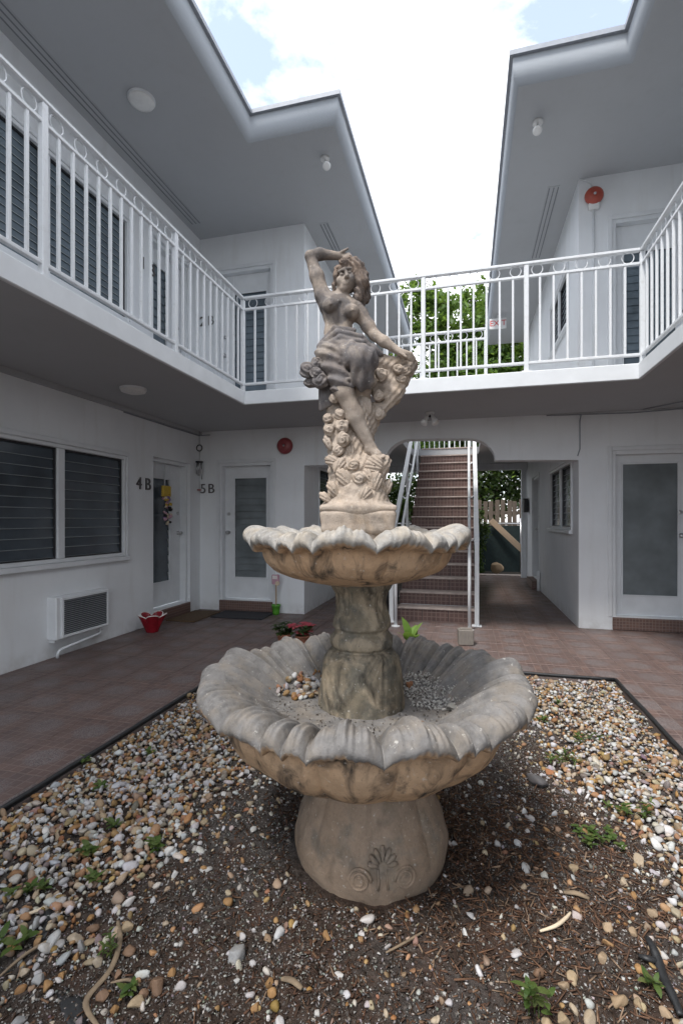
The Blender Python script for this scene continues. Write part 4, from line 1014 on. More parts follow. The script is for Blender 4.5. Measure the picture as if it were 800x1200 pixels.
WGT = np.array([.15, .15, .10, .12, .15, .10, .06, .05, .08, .06])
def palcols(n, w=WGT):
    c_ = PAL[rng.choice(len(PAL), n, p=w/w.sum())]; return np.clip(c_*rng.uniform(.58, .92, (n, 1))+rng.normal(0, .012, (n, 3)), .02, .85)
def cam_uv(x, y):
    d = -x*SN+y*CS; u = x*CS+y*SN; return u, d
def density(x, y):
    """how thickly pebbles lie: thick along the walkways, bare dark soil before and beside the fountain"""
    dl = np.clip((-.80-x)/.35+.25*np.sin(y*4+x*3)-np.clip((1.75-y)/.6, 0, 1)*.9, 0, 1)
    dr = np.clip((x-.30)/.35+.25*np.sin(y*5)-np.clip((2.5-y)/.9, 0, 1)*.75, 0, 1)
    db = np.clip((y-2.95)/.4, 0, 1)
    return np.clip(np.maximum(np.maximum(dl, dr), db), .10, 1)
def scatter(n, cond):
    out = np.zeros((0, 2))
    while len(out) < n:
        q = np.stack([rng.uniform(GX0+.015, GX1-.015, n*3), rng.uniform(.75, GY1-.02, n*3)], 1); u, d = cam_uv(q[:, 0], q[:, 1])
        k = (d > .8) & (np.abs(u/d) < .82) & (rng.uniform(size=len(q)) < cond(q[:, 0], q[:, 1])) & (np.hypot(q[:, 0]-fc[0], q[:, 1]-fc[1]) > .30)
        out = np.concatenate([out, q[k]])
    return out[:n]
Q = scatter(17000, density); _, dd = cam_uv(Q[:, 0], Q[:, 1])
rad = np.clip(rng.lognormal(math.log(.0118), .36, len(Q)), .006, .026)
rad *= np.where(density(Q[:, 0], Q[:, 1]) < .5, .8, 1)
P3 = np.stack([Q[:, 0], Q[:, 1], soil_h(Q[:, 0], Q[:, 1])+rad*.35+rng.uniform(0, .016, len(Q))*(density(Q[:, 0], Q[:, 1]) > .6)], 1)
near = dd < 2.6
cols = palcols(len(Q))
W1, F1, C1 = stones(P3[near], rad[near], cols[near], ICO2, lump=.17)
tag(link('gravel', mesh_from('gravel', W1, F1, 'pebble', True, C1)), 'mixed white and tan gravel over the near garden bed', 'gravel', kind='stuff')
W1, F1, C1 = stones(P3[~near], rad[~near], cols[~near], ICO1, lump=.15)
tag(link('gravel', mesh_from('gravel', W1, F1, 'pebble', True, C1)), 'mixed white and tan gravel along the back of the garden bed', 'gravel', kind='stuff')
# pale stone chips and crushed shell in the soil
TET = (np.array([(1, 1, .35), (-1, -1, .35), (-1, 1, -.35), (1, -1, -.35)], float), np.array([(0, 1, 2), (0, 3, 1), (0, 2, 3), (1, 3, 2)]))
OCT = (np.array([(1, 0, 0), (-1, 0, 0), (0, 1, 0), (0, -1, 0), (0, 0, 1), (0, 0, -1)], float), np.array([(0, 2, 4), (2, 1, 4), (1, 3, 4), (3, 0, 4), (2, 0, 5), (1, 2, 5), (3, 1, 5), (0, 3, 5)]))
def chipdens(x, y): return np.clip(.35+.5*np.sin(x*3.1+1)*np.sin(y*2.7+.5)+.35*(y < 1.6)+.25*(x > 0), .12, 1)
Q = scatter(26000, chipdens); rad = np.clip(rng.lognormal(math.log(.0033), .55, len(Q)), .0016, .0085)
cols = np.clip(rng.choice([.48, .38, .28, .19, .12], len(Q), p=[.14, .20, .24, .24, .18])[:, None]*np.array([1, .985, .96])+rng.normal(0, .015, (len(Q), 3)), .03, .85)
P3 = np.stack([Q[:, 0], Q[:, 1], soil_h(Q[:, 0], Q[:, 1])+rad*.2+.002], 1)
W1, F1, C1 = stones(P3, rad, cols, OCT, .38, .1, .22, .25)
tag(link('stone_chips', mesh_from('stone_chips', W1, F1, 'chip', False, C1)), 'tiny pale stone chips strewn in the dark soil', 'chips', kind='stuff')
Q = scatter(34000, lambda x, y: np.clip(.25+.75*(np.sin(x*2.3+.6)*np.sin(y*3.1+1.9)+.35)+.5*(y < 1.35), .10, 1)); rad = rng.uniform(.0016, .0042, len(Q))
cols = np.clip(rng.choice([.42, .31, .21, .13, .07], len(Q), p=[.15, .25, .25, .2, .15])[:, None]*np.array([1, .98, .95]), .02, .8)
W1, F1, C1 = stones(np.stack([Q[:, 0], Q[:, 1], soil_h(Q[:, 0], Q[:, 1])+.002], 1), rad, cols, TET, .7, .1, .15, 1, 0)
tag(link('grey_grit', mesh_from('grey_grit', W1, F1, 'chip', False, C1)), 'fine grey grit scattered over the soil bed', 'grit', kind='stuff')
# dark crumbs of soil and bark mulch flakes round the pedestal
def muldens(x, y): return np.clip(1.25-np.hypot(x-fc[0]-.15, (y-fc[1]+.1))/1.05, .05, 1)
Q = scatter(9000, muldens); rad = rng.uniform(.004, .013, len(Q)); n = len(Q)
cols = np.clip(np.array([(.085, .045, .03), (.05, .032, .025), (.14, .085, .055), (.03, .024, .02)])[rng.choice(4, n, p=[.35, .3, .15, .2])]*rng.uniform(.7, 1.3, (n, 1)), .01, .4)
BOX = (np.array([(x, y, z) for x in (-1, 1) for y in (-.28, .28) for z in (-.14, .14)], float), np.array([(0, 1, 3), (0, 3, 2), (4, 6, 7), (4, 7, 5), (0, 4, 5), (0, 5, 1), (2, 3, 7), (2, 7, 6), (0, 2, 6), (0, 6, 4), (1, 5, 7), (1, 7, 3)]))
P3 = np.stack([Q[:, 0], Q[:, 1], soil_h(Q[:, 0], Q[:, 1])+.003], 1)
W1, F1, C1 = stones(P3, rad, cols, BOX, 1.0, .08, .10, .28)
tag(link('bark_mulch', mesh_from('bark_mulch', W1, F1, 'mulch', False, C1)), 'brown bark mulch flakes round the fountain foot', 'mulch', kind='stuff')
SHR = (BOX[0]*np.array([1, .30, .5]), BOX[1])
Q = scatter(2600, lambda x, y: np.clip(1.15-np.hypot(x-fc[0]-.55, y-fc[1]-.05)/.62, .02, 1)); rad = rng.uniform(.010, .026, len(Q)); n = len(Q)
cols = np.clip(np.array([(.15, .085, .055), (.09, .052, .036), (.24, .17, .12), (.06, .04, .03)])[rng.choice(4, n, p=[.35, .3, .15, .2])]*rng.uniform(.7, 1.25, (n, 1)), .01, .4)
W1, F1, C1 = stones(np.stack([Q[:, 0], Q[:, 1], soil_h(Q[:, 0], Q[:, 1])+.005], 1), rad, cols, SHR, 1.0, .08, .06, .14, 0)
tag(link('bark_shreds', mesh_from('bark_shreds', W1, F1, 'mulch', False, C1)), 'long brown bark shreds on the soil beside the fountain', 'mulch', kind='stuff')
Q = scatter(9000, lambda x, y: np.clip(1-density(x, y)*.8, .05, 1)); rad = rng.uniform(.003, .009, len(Q)); n = len(Q)
cols = np.array([(.075, .07, .068), (.03, .026, .024), (.15, .14, .13)])[rng.choice(3, n)]*rng.uniform(.7, 1.3, (n, 1))
W1, F1, C1 = stones(np.stack([Q[:, 0], Q[:, 1], soil_h(Q[:, 0], Q[:, 1])+.001], 1), rad, cols, OCT, .8, .1, .2)
tag(link('soil_crumbs', mesh_from('soil_crumbs', W1, F1, 'mulch', False, C1)), 'dark crumbs lying on the bare soil', 'soil', kind='stuff')

# single stones one can pick out: place from where they lie on the ground
def gnd(px, py, z=0.0):
    d = 572.8*(1.25-z)/(py-609.8); u = (px-400)/572.8*d; return -d*SN+u*CS, d*CS+u*SN
GREY, WHITE, TAN, ORANGE, BROWN, SLATE = (.36, .37, .38), (.62, .62, .61), (.44, .34, .22), (.42, .24, .10), (.25, .155, .10), (.13, .13, .14)
SPEC = [(278, 1117, 20, GREY, .7, 'pale grey angular stone on dark soil left of the fountain foot', None),
 (632, 913, 22, SLATE, .5, 'flat dark grey slate stone beside green weeds', None),
 (643, 900, 9, (.45, .19, .08), .8, 'small red-orange stone touching the flat slate stone', None),
 (185, 1151, 15, BROWN, .9, 'dark brown egg-shaped stone by the dry palm strip', None),
 (151, 1081, 13, TAN, .9, 'tall tan striped stone at the gravel edge', None),
 (616, 1019, 11, WHITE, .7, 'smooth white oval pebble on the mulch', None), (637, 1024, 11, (.5, .5, .46), .6, 'rough pale stone next to the smooth white oval pebble', None),
 (670, 1143, 15, TAN, .8, 'large tan stone with a smooth face on gravelly soil', None), (631, 1134, 12, BROWN, .9, 'reddish brown round stone beside the large tan stone', None),
 (723, 1170, 15, (.40, .29, .18), .9, 'big brown blocky stone near the black hose', None)]
for px, py in ((315, 1148), (318, 1160), (268, 1057), (201, 1134), (300, 1176), (382, 1095), (240, 1014)): SPEC.append((px, py, random.uniform(8, 12), ORANGE, .85, 'small orange-brown stone on the dark soil before the fountain', 'orange stones on the soil'))
for px, py in ((277, 1144), (345, 1083), (243, 1015), (205, 1018), (228, 1044), (310, 1091), (396, 1140), (520, 1155), (410, 1108), (372, 1188), (512, 1160), (303, 1168)): SPEC.append((px, py, random.uniform(6, 10), WHITE, .5, 'small white chip stone on the dark soil before the fountain', 'white stones on the soil'))
for px, py in ((705, 1121), (750, 1136), (660, 1150), (748, 1172), (780, 1185), (730, 1030), (765, 1070), (712, 1085), (690, 1190), (768, 1112), (742, 1090), (795, 1195), (660, 1188), (672, 1178), (640, 1190), (672, 1015), (742, 1047), (748, 1005)): SPEC.append((px, py, random.uniform(9, 14), random.choice([TAN, ORANGE, (.40, .30, .2), (.46, .38, .28)]), .8, 'rounded tan or orange stone on the pale chippings by the black hose', 'tan stones by the hose'))
for px, py in ((115, 1120), (138, 1137), (120, 1160), (135, 1175), (60, 1050), (30, 1130), (25, 1080), (20, 1190), (55, 1150), (90, 1110), (95, 1100), (88, 1090), (72, 1135), (150, 1110), (190, 960), (165, 978), (130, 1192), (168, 1160), (160, 1170), (108, 1078), (105, 1092), (45, 1142)): SPEC.append((px, py, random.uniform(9, 13.5), random.choice([TAN, ORANGE, WHITE, GREY, BROWN, (.5, .42, .32)]), .8, 'fist-sized stone among the dry palm strips and weeds', 'stones among the palm strips'))
CW = {GREY: 'grey', WHITE: 'white', TAN: 'tan', ORANGE: 'orange', BROWN: 'dark brown', (.40, .30, .2): 'brown', (.46, .38, .28): 'cream', (.5, .42, .32): 'cream'}
for q, (px, py, s, col, flat, lab, grp) in enumerate(SPEC):
    if grp and ('fist-sized' in lab or 'rounded tan' in lab):
        size = 'large' if s > 11.5 else 'small'
        lab = lab.replace('fist-sized stone', size+' '+CW[col]+' stone').replace('rounded tan or orange stone', size+' rounded '+CW[col]+' stone'); grp = size+' '+CW[col]+' '+grp.replace('tan ', '')
    x, y = gnd(px, py); d = -x*SN+y*CS; r_ = s*d/572.8*.62
    W1, F1, C1 = stones(np.array([[0, 0, 0.]]), np.array([r_]), np.array([col])*random.uniform(.65, .88), ICO3, flat, .20, .010 if flat > .7 else .02, .2, 7)
    o = link('stone', mesh_from('stone', W1, F1, 'pebble', True, C1), None, (x, y, float(soil_h(x, y))+r_*flat*.45)); tag(o, lab, 'stone', grp)

# weeds
def blade(mb, base, ang, l, w_, up, droop=.5):
    """a bent leaf of four quads"""
    d = Vector((math.cos(ang), math.sin(ang), 0)); s = Vector((-d.y, d.x, 0)); pv = Vector(base); V = []; el = up
    for k, wk in enumerate((.35, .95, 1.0, .7, .04)):
        V += [pv-s*w_*wk/2, pv+s*w_*wk/2]; pv = pv+(d*math.cos(el)+Vector((0, 0, 1))*math.sin(el))*l/4; el -= droop*.35
    mb.add(V, [(2*k, 2*k+1, 2*k+3, 2*k+2) for k in range(4)])
def weed(label, px, py, n, l, w_, spread, tall=False, grp=None):
    l *= 1.35; w_ *= 1.3; n = int(n*1.6)
    x, y = gnd(px, py); t = thing('weed', label, 'weed', (x, y, float(soil_h(x, y))+.014), 0, grp)
    lm = MB(); stm = MB()
    for k in range(max(2, n//5)):
        bx, by = random.uniform(-spread, spread), random.uniform(-spread, spread)*.7
        hh = l*random.uniform(.5, 1.3)*(2.2 if tall else .6)
        top = (bx+random.uniform(-.3, .3)*hh, by+random.uniform(-.3, .3)*hh, hh); stm.tube([(bx, by, -.005), (bx, by, hh*.5), top], [.0012, .001, .0006], 5)
        for q in range(5):
            f = (q+1)/5; a = q*2.4+k; bp = (bx+(top[0]-bx)*f, by+(top[1]-by)*f, hh*f)
            blade(lm, bp, a, l*random.uniform(.6, 1.1), w_*random.uniform(.7, 1.2), random.uniform(.2, .9), random.uniform(.3, .9))
    lm.build('leaves', 'weed', t)['kind'] = 'stuff'; stm.build('stems', 'weed', t)['kind'] = 'stuff'
for a in (('leafy green weed at the black edging near the first tiles', 95, 893, 12, .03, .012, .03), ('small green weed in white pebbles near the edging', 118, 920, 10, .03, .013, .025),
          ('green weed beside the tan stones before the basin', 183, 995, 14, .032, .015, .03), ('green weed with broad leaves by grey pebbles', 108, 997, 12, .03, .016, .025),
          ('low green weed among orange pebbles', 108, 1027, 10, .028, .013, .025), ('creeping weed by the torn black sheet', 33, 1043, 18, .026, .013, .05),
          ('weed with oval leaves growing next to the pale twig', 17, 1100, 12, .034, .017, .03), ('feathery tall weed beside the dry palm strip', 126, 1110, 20, .02, .005, .022, True),
          ('tiny weed next to the dark brown egg-shaped stone', 150, 1160, 9, .024, .012, .02), ('low weed by white pebbles close to the tiles', 170, 880, 9, .028, .013, .03),
          ('dark green weed sprouting beside brown stones', 627, 1180, 12, .034, .013, .018, True), ('small weed between the stones near the black hose', 763, 1155, 9, .026, .012, .018),
          ('grassy weed tuft behind the slate stone', 660, 890, 26, .04, .008, .07), ('thin spreading weed in the gravel by the basin', 690, 868, 24, .034, .008, .08),
          ('dense low ground weed on the chippings', 700, 980, 46, .024, .012, .085), ('upright thin weed in orange pebbles', 756, 955, 18, .026, .007, .02, True),
          ('weed patch in gravel under the basin rim', 633, 845, 12, .03, .011, .035), ('sparse weed patch beside the dense one', 715, 945, 18, .026, .010, .06), ('small weed among pebbles near the right-hand edging', 655, 825, 9, .03, .011, .03),
          ('little weed near the tan striped stone', 128, 965, 10, .028, .012, .03)):
    weed(*a)
# dry palm strips, twigs, sheet and hose
def strip(name, label, cat, pts, r_, mat, flat=.35):
    P = [Vector((*gnd(px, py), 0)) for px, py in pts]; P = [Vector((v.x, v.y, float(soil_h(v.x, v.y))+.010+.006*math.sin(k*1.7))) for k, v in enumerate(P)]
    Q = []
    for k in range(len(P)-1):
        a, b_, c_, d = P[max(k-1, 0)], P[k], P[k+1], P[min(k+2, len(P)-1)]
        for s in range(6):
            t = s/6; Q.append(.5*((2*b_)+(c_-a)*t+(2*a-5*b_+4*c_-d)*t*t+(3*b_-a-3*c_+d)*t**3))
    Q.append(P[-1]); n = len(Q)
    rs = [r_*(.35+.65*math.sin(math.pi*(.12+.8*k/n))) for k in range(n)]
    m = MB().tube(Q, rs, 7); zc_ = [q.z for q in Q]
    m.v = [(v[0], v[1], zc_[min(i//7, n-1)]+(v[2]-zc_[min(i//7, n-1)])*flat) for i, v in enumerate(m.v)]
    return tag(m.build(name, mat, None, True), label, cat)
strip('palm_strip', 'long curled dry palm strip lying on the dark soil', 'palm strip', [(138, 1072), (141, 1100), (130, 1130), (104, 1158), (103, 1178), (115, 1196)], .009, 'twig')
strip('palm_strip', 'brown dry palm strip along the edging gravel', 'palm strip', [(184, 842), (205, 848), (226, 854)], .012, 'twig', .5)
strip('twig', 'pale bent twig by the torn black sheet', 'twig', [(12, 1072), (40, 1066), (58, 1056), (59, 1048)], .006, 'cream', .8)
strip('twig', 'pale curved twig on the mulch beside the fountain', 'twig', [(632, 1086), (650, 1083), (662, 1074), (668, 1066)], .006, 'cream', .9)
strip('twig', 'thin brown twig on gravel soil', 'twig', [(452, 1118), (475, 1105), (495, 1092)], .004, 'twig', .9)
strip('twig', 'thin dark twig in front of the egg-shaped stone', 'twig', [(130, 1147), (150, 1148), (165, 1152)], .004, 'twig', .9)
strip('twig', 'short thick stick beside the orange stones', 'twig', [(330, 1146), (342, 1152), (354, 1160)], .009, 'twig', .7)
strip('twig', 'long thin stick across the pebbles below the weeds', 'twig', [(0, 1135), (30, 1112), (62, 1092)], .005, 'twig', .9)
strip('bark_piece', 'grey bark piece lying on mulch near the basin', 'bark', [(660, 1043), (675, 1045), (690, 1049)], .010, 'twig', .6)
strip('drip_hose', 'torn black irrigation hose at the edge of the stones', 'hose', [(758, 1098), (765, 1112), (770, 1122), (776, 1140), (786, 1165), (797, 1190)], .014, 'edging', .6)
strip('drip_hose', 'short bent end of black hose on white chippings', 'hose', [(748, 1120), (758, 1125), (767, 1122), (766, 1108)], .010, 'edging', .7)
def sheet(label, poly):
    P = [gnd(*q) for q in poly]; cx_ = sum(a for a, b in P)/len(P); cy_ = sum(b for a, b in P)/len(P)
    m = MB(); n = len(P); ring = []
    for f, dz in ((1.0, .0), (.7, .004), (.35, .005)):
        for a, b_ in P: x, y = cx_+(a-cx_)*f, cy_+(b_-cy_)*f; m.v.append((x, y, float(soil_h(x, y))-.001+dz*.4+random.uniform(-.005, .005)))
    for r_ in range(2):
        for k in range(n): m.f.append((r_*n+k, r_*n+(k+1) % n, (r_+1)*n+(k+1) % n, (r_+1)*n+k))
    m.f.append(tuple(2*n+k for k in range(n)))
    o = m.build('landscape_fabric', 'edging', None, True); md = o.modifiers.new('thick', 'SOLIDIFY'); md.thickness = .003
    tag(o, label, 'fabric')
sheet('torn black landscape fabric showing under the pale twig', [(38, 1082), (52, 1062), (70, 1042), (82, 1044), (76, 1062), (60, 1082), (48, 1096)])
sheet('torn black landscape fabric under the curled palm strip', [(66, 1152), (84, 1148), (98, 1160), (104, 1182), (98, 1199), (82, 1196), (72, 1176)])
sheet('torn black landscape fabric at the edge of dark soil', [(140, 1195), (160, 1188), (185, 1190), (205, 1198), (190, 1215), (150, 1215)])

# litter inside the lower basin
bx, by = fpos(FD, .085)
def in_basin(a0, a1, r0_, r1_, n, z, rad0, rad1, pal, base, name, label, cat, flat=.75, ang=.0):
    a = rng.uniform(a0, a1, n)+YAW; r_ = np.sqrt(rng.uniform(r0_**2, r1_**2, n)); rd = rng.uniform(rad0, rad1, n)
    Pb = np.stack([bx+r_*np.cos(a), by+r_*np.sin(a), np.full(n, z)+rd*.4+np.clip(r_-.3, 0, 1)*.25+rng.uniform(0, .006, n)], 1)
    W1, F1, C1 = stones(Pb, rd, pal(n), base, flat, .16, ang, .4); o = link(name, mesh_from(name, W1, F1, 'pebble' if ang < .05 else 'chip', ang < .05, C1)); tag(o, label, cat, kind='stuff')
in_basin(R(105), R(175), .19, .38, 130, .552, .008, .018, palcols, ICO2, 'basin_pebbles', 'brown and white pebbles lying in the lower fountain basin', 'pebbles')
in_basin(R(-20), R(75), .18, .40, 900, .550, .003, .010, lambda n: np.clip(rng.choice([.7, .62, .5], n)[:, None]*np.array([1, .98, .93]), 0, .85), OCT, 'basin_chips', 'white stone chips lying in the lower fountain basin', 'chips', .45, .18)
in_basin(R(0), R(360), .17, .40, 1100, .549, .002, .006, lambda n: np.array([(.10, .085, .07), (.05, .045, .04), (.3, .28, .25)])[rng.choice(3, n)], OCT, 'basin_grit', 'dark grit and leaf crumbs in the lower fountain basin', 'grit', .5, .18)
for a, r_, s, col, lab in ((R(40), .26, .020, (.36, .17, .09), 'brown stone lying in the basin by white chips'), (R(-18), .33, .022, (.30, .30, .28), 'grey stone against the inner wall of the basin'), (R(-52), .30, .017, (.22, .14, .09), 'dark brown stone in the basin behind the front rim'), (R(165), .35, .014, (.30, .15, .09), 'small red-brown stone at the basin wall')):
    W1, F1, C1 = stones(np.array([[0, 0, 0.]]), np.array([s]), np.array([col]), ICO3, .8, .2, .01, .2)
    tag(link('stone', mesh_from('stone', W1, F1, 'pebble', True, C1), None, (bx+r_*math.cos(a+YAW), by+r_*math.sin(a+YAW), .56+max(0, r_-.3)*.4)), lab, 'stone')

# ================================================================== FITTINGS
def text(name, body, size, mat, parent, loc, rot, depth=.006):
    cu = bpy.data.curves.new(name, 'FONT'); cu.body = body; cu.size = size; cu.extrude = depth; cu.align_x = 'CENTER'; cu.align_y = 'CENTER'
    tmp = bpy.data.objects.new('tmp', cu); COL.objects.link(tmp); dg = bpy.context.evaluated_depsgraph_get(); me = bpy.data.meshes.new_from_object(tmp.evaluated_get(dg))
    bpy.data.objects.remove(tmp); me.materials.clear(); me.materials.append(M[mat]); return link(name, me, parent, loc, rot)
def number(label, chars, loc, rz, gap, size=.20):
    t = thing('house_number', label, 'number', loc, rz)
    for ch, dx_ in zip(chars, (-gap/2, gap/2)): text('character', ch, size, 'number', t, (dx_, -.008, 0), (R(90), 0, 0))
    return t
number('grey metal number 4B on the wall beside the louvered door', '4B', (XL, 4.945, 1.67), RZL, .16)
number('grey metal number 5B on the corner wall beside the grey louvered door', '5B', (-3.545, YF, 1.69), 0, .125, .19)
number('grey metal number 1B on the upper wall behind the railing', '1B', (XL, 5.02, 4.24), RZL, .17)
number('grey metal number 2B on the upper front wall behind the railing', '2B', (-3.55, YF, 4.05), 0, .13, .19)

def bell(label, loc, mat, rad):
    t = thing('alarm_bell', label, 'bell', loc)
    g = MB().lathe([(rad, 0), (rad, .012), (rad*.96, .03), (rad*.75, .048), (rad*.35, .056), (0.001, .057)], 36); g.v = [(a, -.03-c_, b_) for a, b_, c_ in g.v]; g.build('gong', mat, t, True)
    g = MB().lathe([(rad*.55, 0), (rad*.55, .034)], 24); g.v = [(a, -c_, b_) for a, b_, c_ in g.v]; g.build('base', 'whiteplastic', t)
    g = MB().lathe([(.016, 0), (.016, .006), (.007, .008), (.006, .014), (0.001, .015)], 16); g.v = [(a, -.085-c_, b_) for a, b_, c_ in g.v]; g.build('screw', 'steel', t, True)
    return t
bell('dark red alarm bell on the white wall beside door 5B', (-2.37, YF, 2.25), 'red', .11)
bu = bell('orange-red alarm bell on the upper wall under the eave', (1.405, YF, 4.98), 'redU', .10)
MB().tube([(0, -.015, -.09), (0, -.015, -2.3)], .011, 8).build('conduit', 'whitepaint', bu, True)
MB().box(-.055, .055, -.05, 0, -.15, -.06, .006).build('box', 'whiteplastic', bu)
MB().tube([(-.0, -.015, .09), (-.03, -.015, .17), (-.1, -.015, .215), (-.135, -.012, .20)], .008, 8).build('cable', 'whitepaint', bu, True)
def disc(label, loc, rad):
    t = thing('ceiling_light', label, 'light', loc)
    MB().lathe([(rad, 0), (rad, -.014), (rad*.97, -.02)], 40).build('trim', 'whitepaint', t)
    MB().lathe([(rad*.95, -.019), (rad*.9, -.034), (rad*.6, -.046), (.001, -.05)], 40).build('diffuser', 'whiteplastic', t, True)
disc('flat round white light under the eave above the upper railing', (-2.97, 3.99, ZSO), .125)
disc('flat round white light under the balcony above the wall unit', (-3.06, 3.99, ZS0), .12)
def flood(label, loc, az, n=1, z=-1):
    t = thing('flood_light', label, 'light', loc)
    MB().lathe([(.05, 0), (.05, -.018), (.035, -.03), (.012, -.034)], 24).build('base', 'whiteplastic', t, True)
    for k in range(n):
        a = az+(k-(n-1)/2)*1.5; d = Vector((math.cos(a)*.55, math.sin(a)*.55, -.83)).normalized(); p0 = Vector((0, 0, -.03))+Vector((math.cos(a), math.sin(a), 0))*(.025 if n > 1 else 0)
        MB().tube([p0, p0+d*.03, p0+d*.034, p0+d*.075, p0+d*.08, p0+d*.10, p0+d*.135, p0+d*.142], [.013, .013, .02, .024, .022, .036, .045, .03], 18).build('lamp', 'whiteplastic', t, True)
    if n > 1: MB().lathe([(.022, -.03), (.022, -.05), (.012, -.06), (.001, -.061)], 14).build('sensor', 'black', t, True)
flood('white swivel flood lamp under the eave above the statue', (-1.51, 5.14, ZSO), R(-60))
flood('white swivel flood lamp under the eave beside the orange-red bell', (.675, 5.20, ZSO), R(-100))
flood('twin white flood lamps with a dark sensor under the balcony', (-.42, 5.72, ZS0), R(-90), 2)

# wall unit
t = thing('wall_air_conditioner', 'white wall air conditioner with louvered grille under the window', 'air conditioner', (XL, 3.60, .17), RZL)
MB().box(0, .66, -.10, .02, 0, .385, .008).build('sleeve', 'whitepaint', t)
g = MB().box(.05, .645, -.118, -.098, .012, .035, .003).box(.05, .645, -.118, -.098, .352, .375, .003).box(.05, .075, -.1175, -.098, .035, .352, .003).box(.62, .645, -.1175, -.098, .035, .352, .003).build('grille_frame', 'whitepaint', t)
MB().box(.07, .625, -.106, -.099, .03, .357).build('dark_core', 'blind', t)
lm = MB().box(.075, .62, -.008, .006, -.0025, .0025, .001).me('fin', 'steel')
for k in range(17): link('fin', lm, t, (0, -.110, .05+k*.0182), (R(-28), 0, 0))
MB().tube([(.60, -.05, .0), (.60, -.05, -.045), (.57, -.06, -.065), (.08, -.07, -.10), (.055, -.07, -.115), (.055, -.06, -.168)], .014, 10).build('drain_pipe', 'whitepaint', t, True)
MB().box(.02, .14, -.06, 0, -.03, .002, .004).build('bracket', 'whitepaint', t)

# mats
def mat_(label, x0, x1, y0, y1, m, rz=0):
    o = MB().box(-(x1-x0)/2, (x1-x0)/2, -(y1-y0)/2, (y1-y0)/2, 0, .014, .004).build('door_mat', m, None, loc=((x0+x1)/2, (y0+y1)/2, .003), rot=(0, 0, rz)); tag(o, label, 'mat')
    b_ = .03; w2, d2 = (x1-x0)/2, (y1-y0)/2
    e = MB().box(-w2+.012, w2-.012, -d2+.012, -d2+b_, .0135, .017).build('border', m, o)
mat_('brown coir door mat before door 4B', -3.62, -3.23, 5.32, 6.02, 'coir', R(1)); mat_('black ribbed door mat before door 5B', -3.20, -2.50, 5.66, 6.10, 'rubber', R(2))

# red fluted pot
t = thing('flower_pot', 'glossy red petal-shaped ceramic pot with white edges by door 4B', 'pot', (-3.42, 4.78, .002), R(20))
nth, rows = 96, 26; V = []; F = []
for i in range(rows*2):
    f = i/(rows-1) if i < rows else (2*rows-1-i)/(rows-1); inner = i >= rows
    for k in range(nth):
        a = 2*math.pi*k/nth; pet = abs(math.cos(a*2.5))**.7; fl = f**2.2
        r_ = .075+.03*math.sin(f*2.2)+fl*(.018+.062*pet)-(.007 if inner else 0); z = f*(.185)+fl*.045*pet+(.006 if inner and f < .2 else 0)
        V.append((r_*math.cos(a), r_*math.sin(a), z))
for i in range(rows*2-1):
    for k in range(nth): F.append((i*nth+k, i*nth+(k+1) % nth, (i+1)*nth+(k+1) % nth, (i+1)*nth+k))
F.append(tuple(range(nth))[::-1]); F.append(tuple((2*rows-1)*nth+k for k in range(nth)))
t.scale = (.88, .88, .88)
o = link('bowl', mesh_from('bowl', V, F, 'redglaze', True), t)
rimp = [Vector(V[(rows-1)*nth+k]) for k in range(nth)]+[Vector(V[(rows-1)*nth])]
MB().tube(rimp, .006, 6, False).build('white_rim', 'whiteglaze', t, True)

# potted plants
def potted(name, label, cat, loc, potmat, pr, ph, n, leafmat, l, w_, spread, flower=0):
    t = thing(name, label, cat, loc)
    MB().lathe([(pr*.72, 0), (pr*.8, ph*.3), (pr*.95, ph*.8), (pr*1.06, ph*.82), (pr*1.06, ph), (pr*.95, ph), (pr*.9, ph*.88), (.001, ph*.88)], 28).build('pot', potmat, t, True)
    lv = MB(); st_ = MB(); fl = MB()
    for k in range(n):
        a = random.uniform(0, 6.28); rr = spread*math.sqrt(random.random()); hh = ph*.85+l*random.uniform(.3, 1.5)
        tip = (rr*math.cos(a), rr*math.sin(a), hh); st_.tube([(rr*.3*math.cos(a), rr*.3*math.sin(a), ph*.85), (rr*.7*math.cos(a), rr*.7*math.sin(a), (ph+hh)/2), tip], .002, 5)
        for q in range(6): blade(lv, tip, a+q*1.05+random.uniform(-.4, .4), l*random.uniform(.6, 1), w_, random.uniform(-.1, .7), .8)
        if k < flower:
            for q in range(7): blade(fl, (tip[0], tip[1], tip[2]+.012), q*.9+random.uniform(-.2, .2), l*.85, w_*1.25, random.uniform(.0, .5), .6)
    lv.build('leaves', leafmat, t)['kind'] = 'stuff'; st_.build('stems', leafmat, t)['kind'] = 'stuff'
    if flower: fl.build('bracts', 'pinkleaf', t)
    return t
potted('potted_plant', 'small green leafy plant in a terracotta pot behind the basin', 'plant', (-1.80, 4.66, .002), 'terra', .075, .10, 22, 'leafB', .075, .032, .11)
potted('potted_plant', 'pink poinsettia in a pot next to the green leafy plant', 'plant', (-1.60, 4.64, .002), 'terra', .07, .10, 20, 'leafB', .075, .036, .12, 14)
t = thing('broadleaf_plant', 'bright lime green broadleaf plant behind the basin', 'plant', (-.46, 4.06, .05))
lv = MB()
for a, l, w_, up in ((2.6, .22, .075, 1.4), (.3, .20, .085, 1.25), (1.2, .17, .07, 1.1), (4.6, .17, .075, 1.0), (5.5, .15, .07, .9), (3.6, .15, .06, .9)):
    blade(lv, (0, 0, .19), a, l, w_*1.3, up, .45)
lv.build('leaves', 'limeleaf', t); MB().tube([(0, 0, -.08), (.005, 0, .1), (0, 0, .2)], [.008, .006, .004], 6).build('stem', 'weed', t)
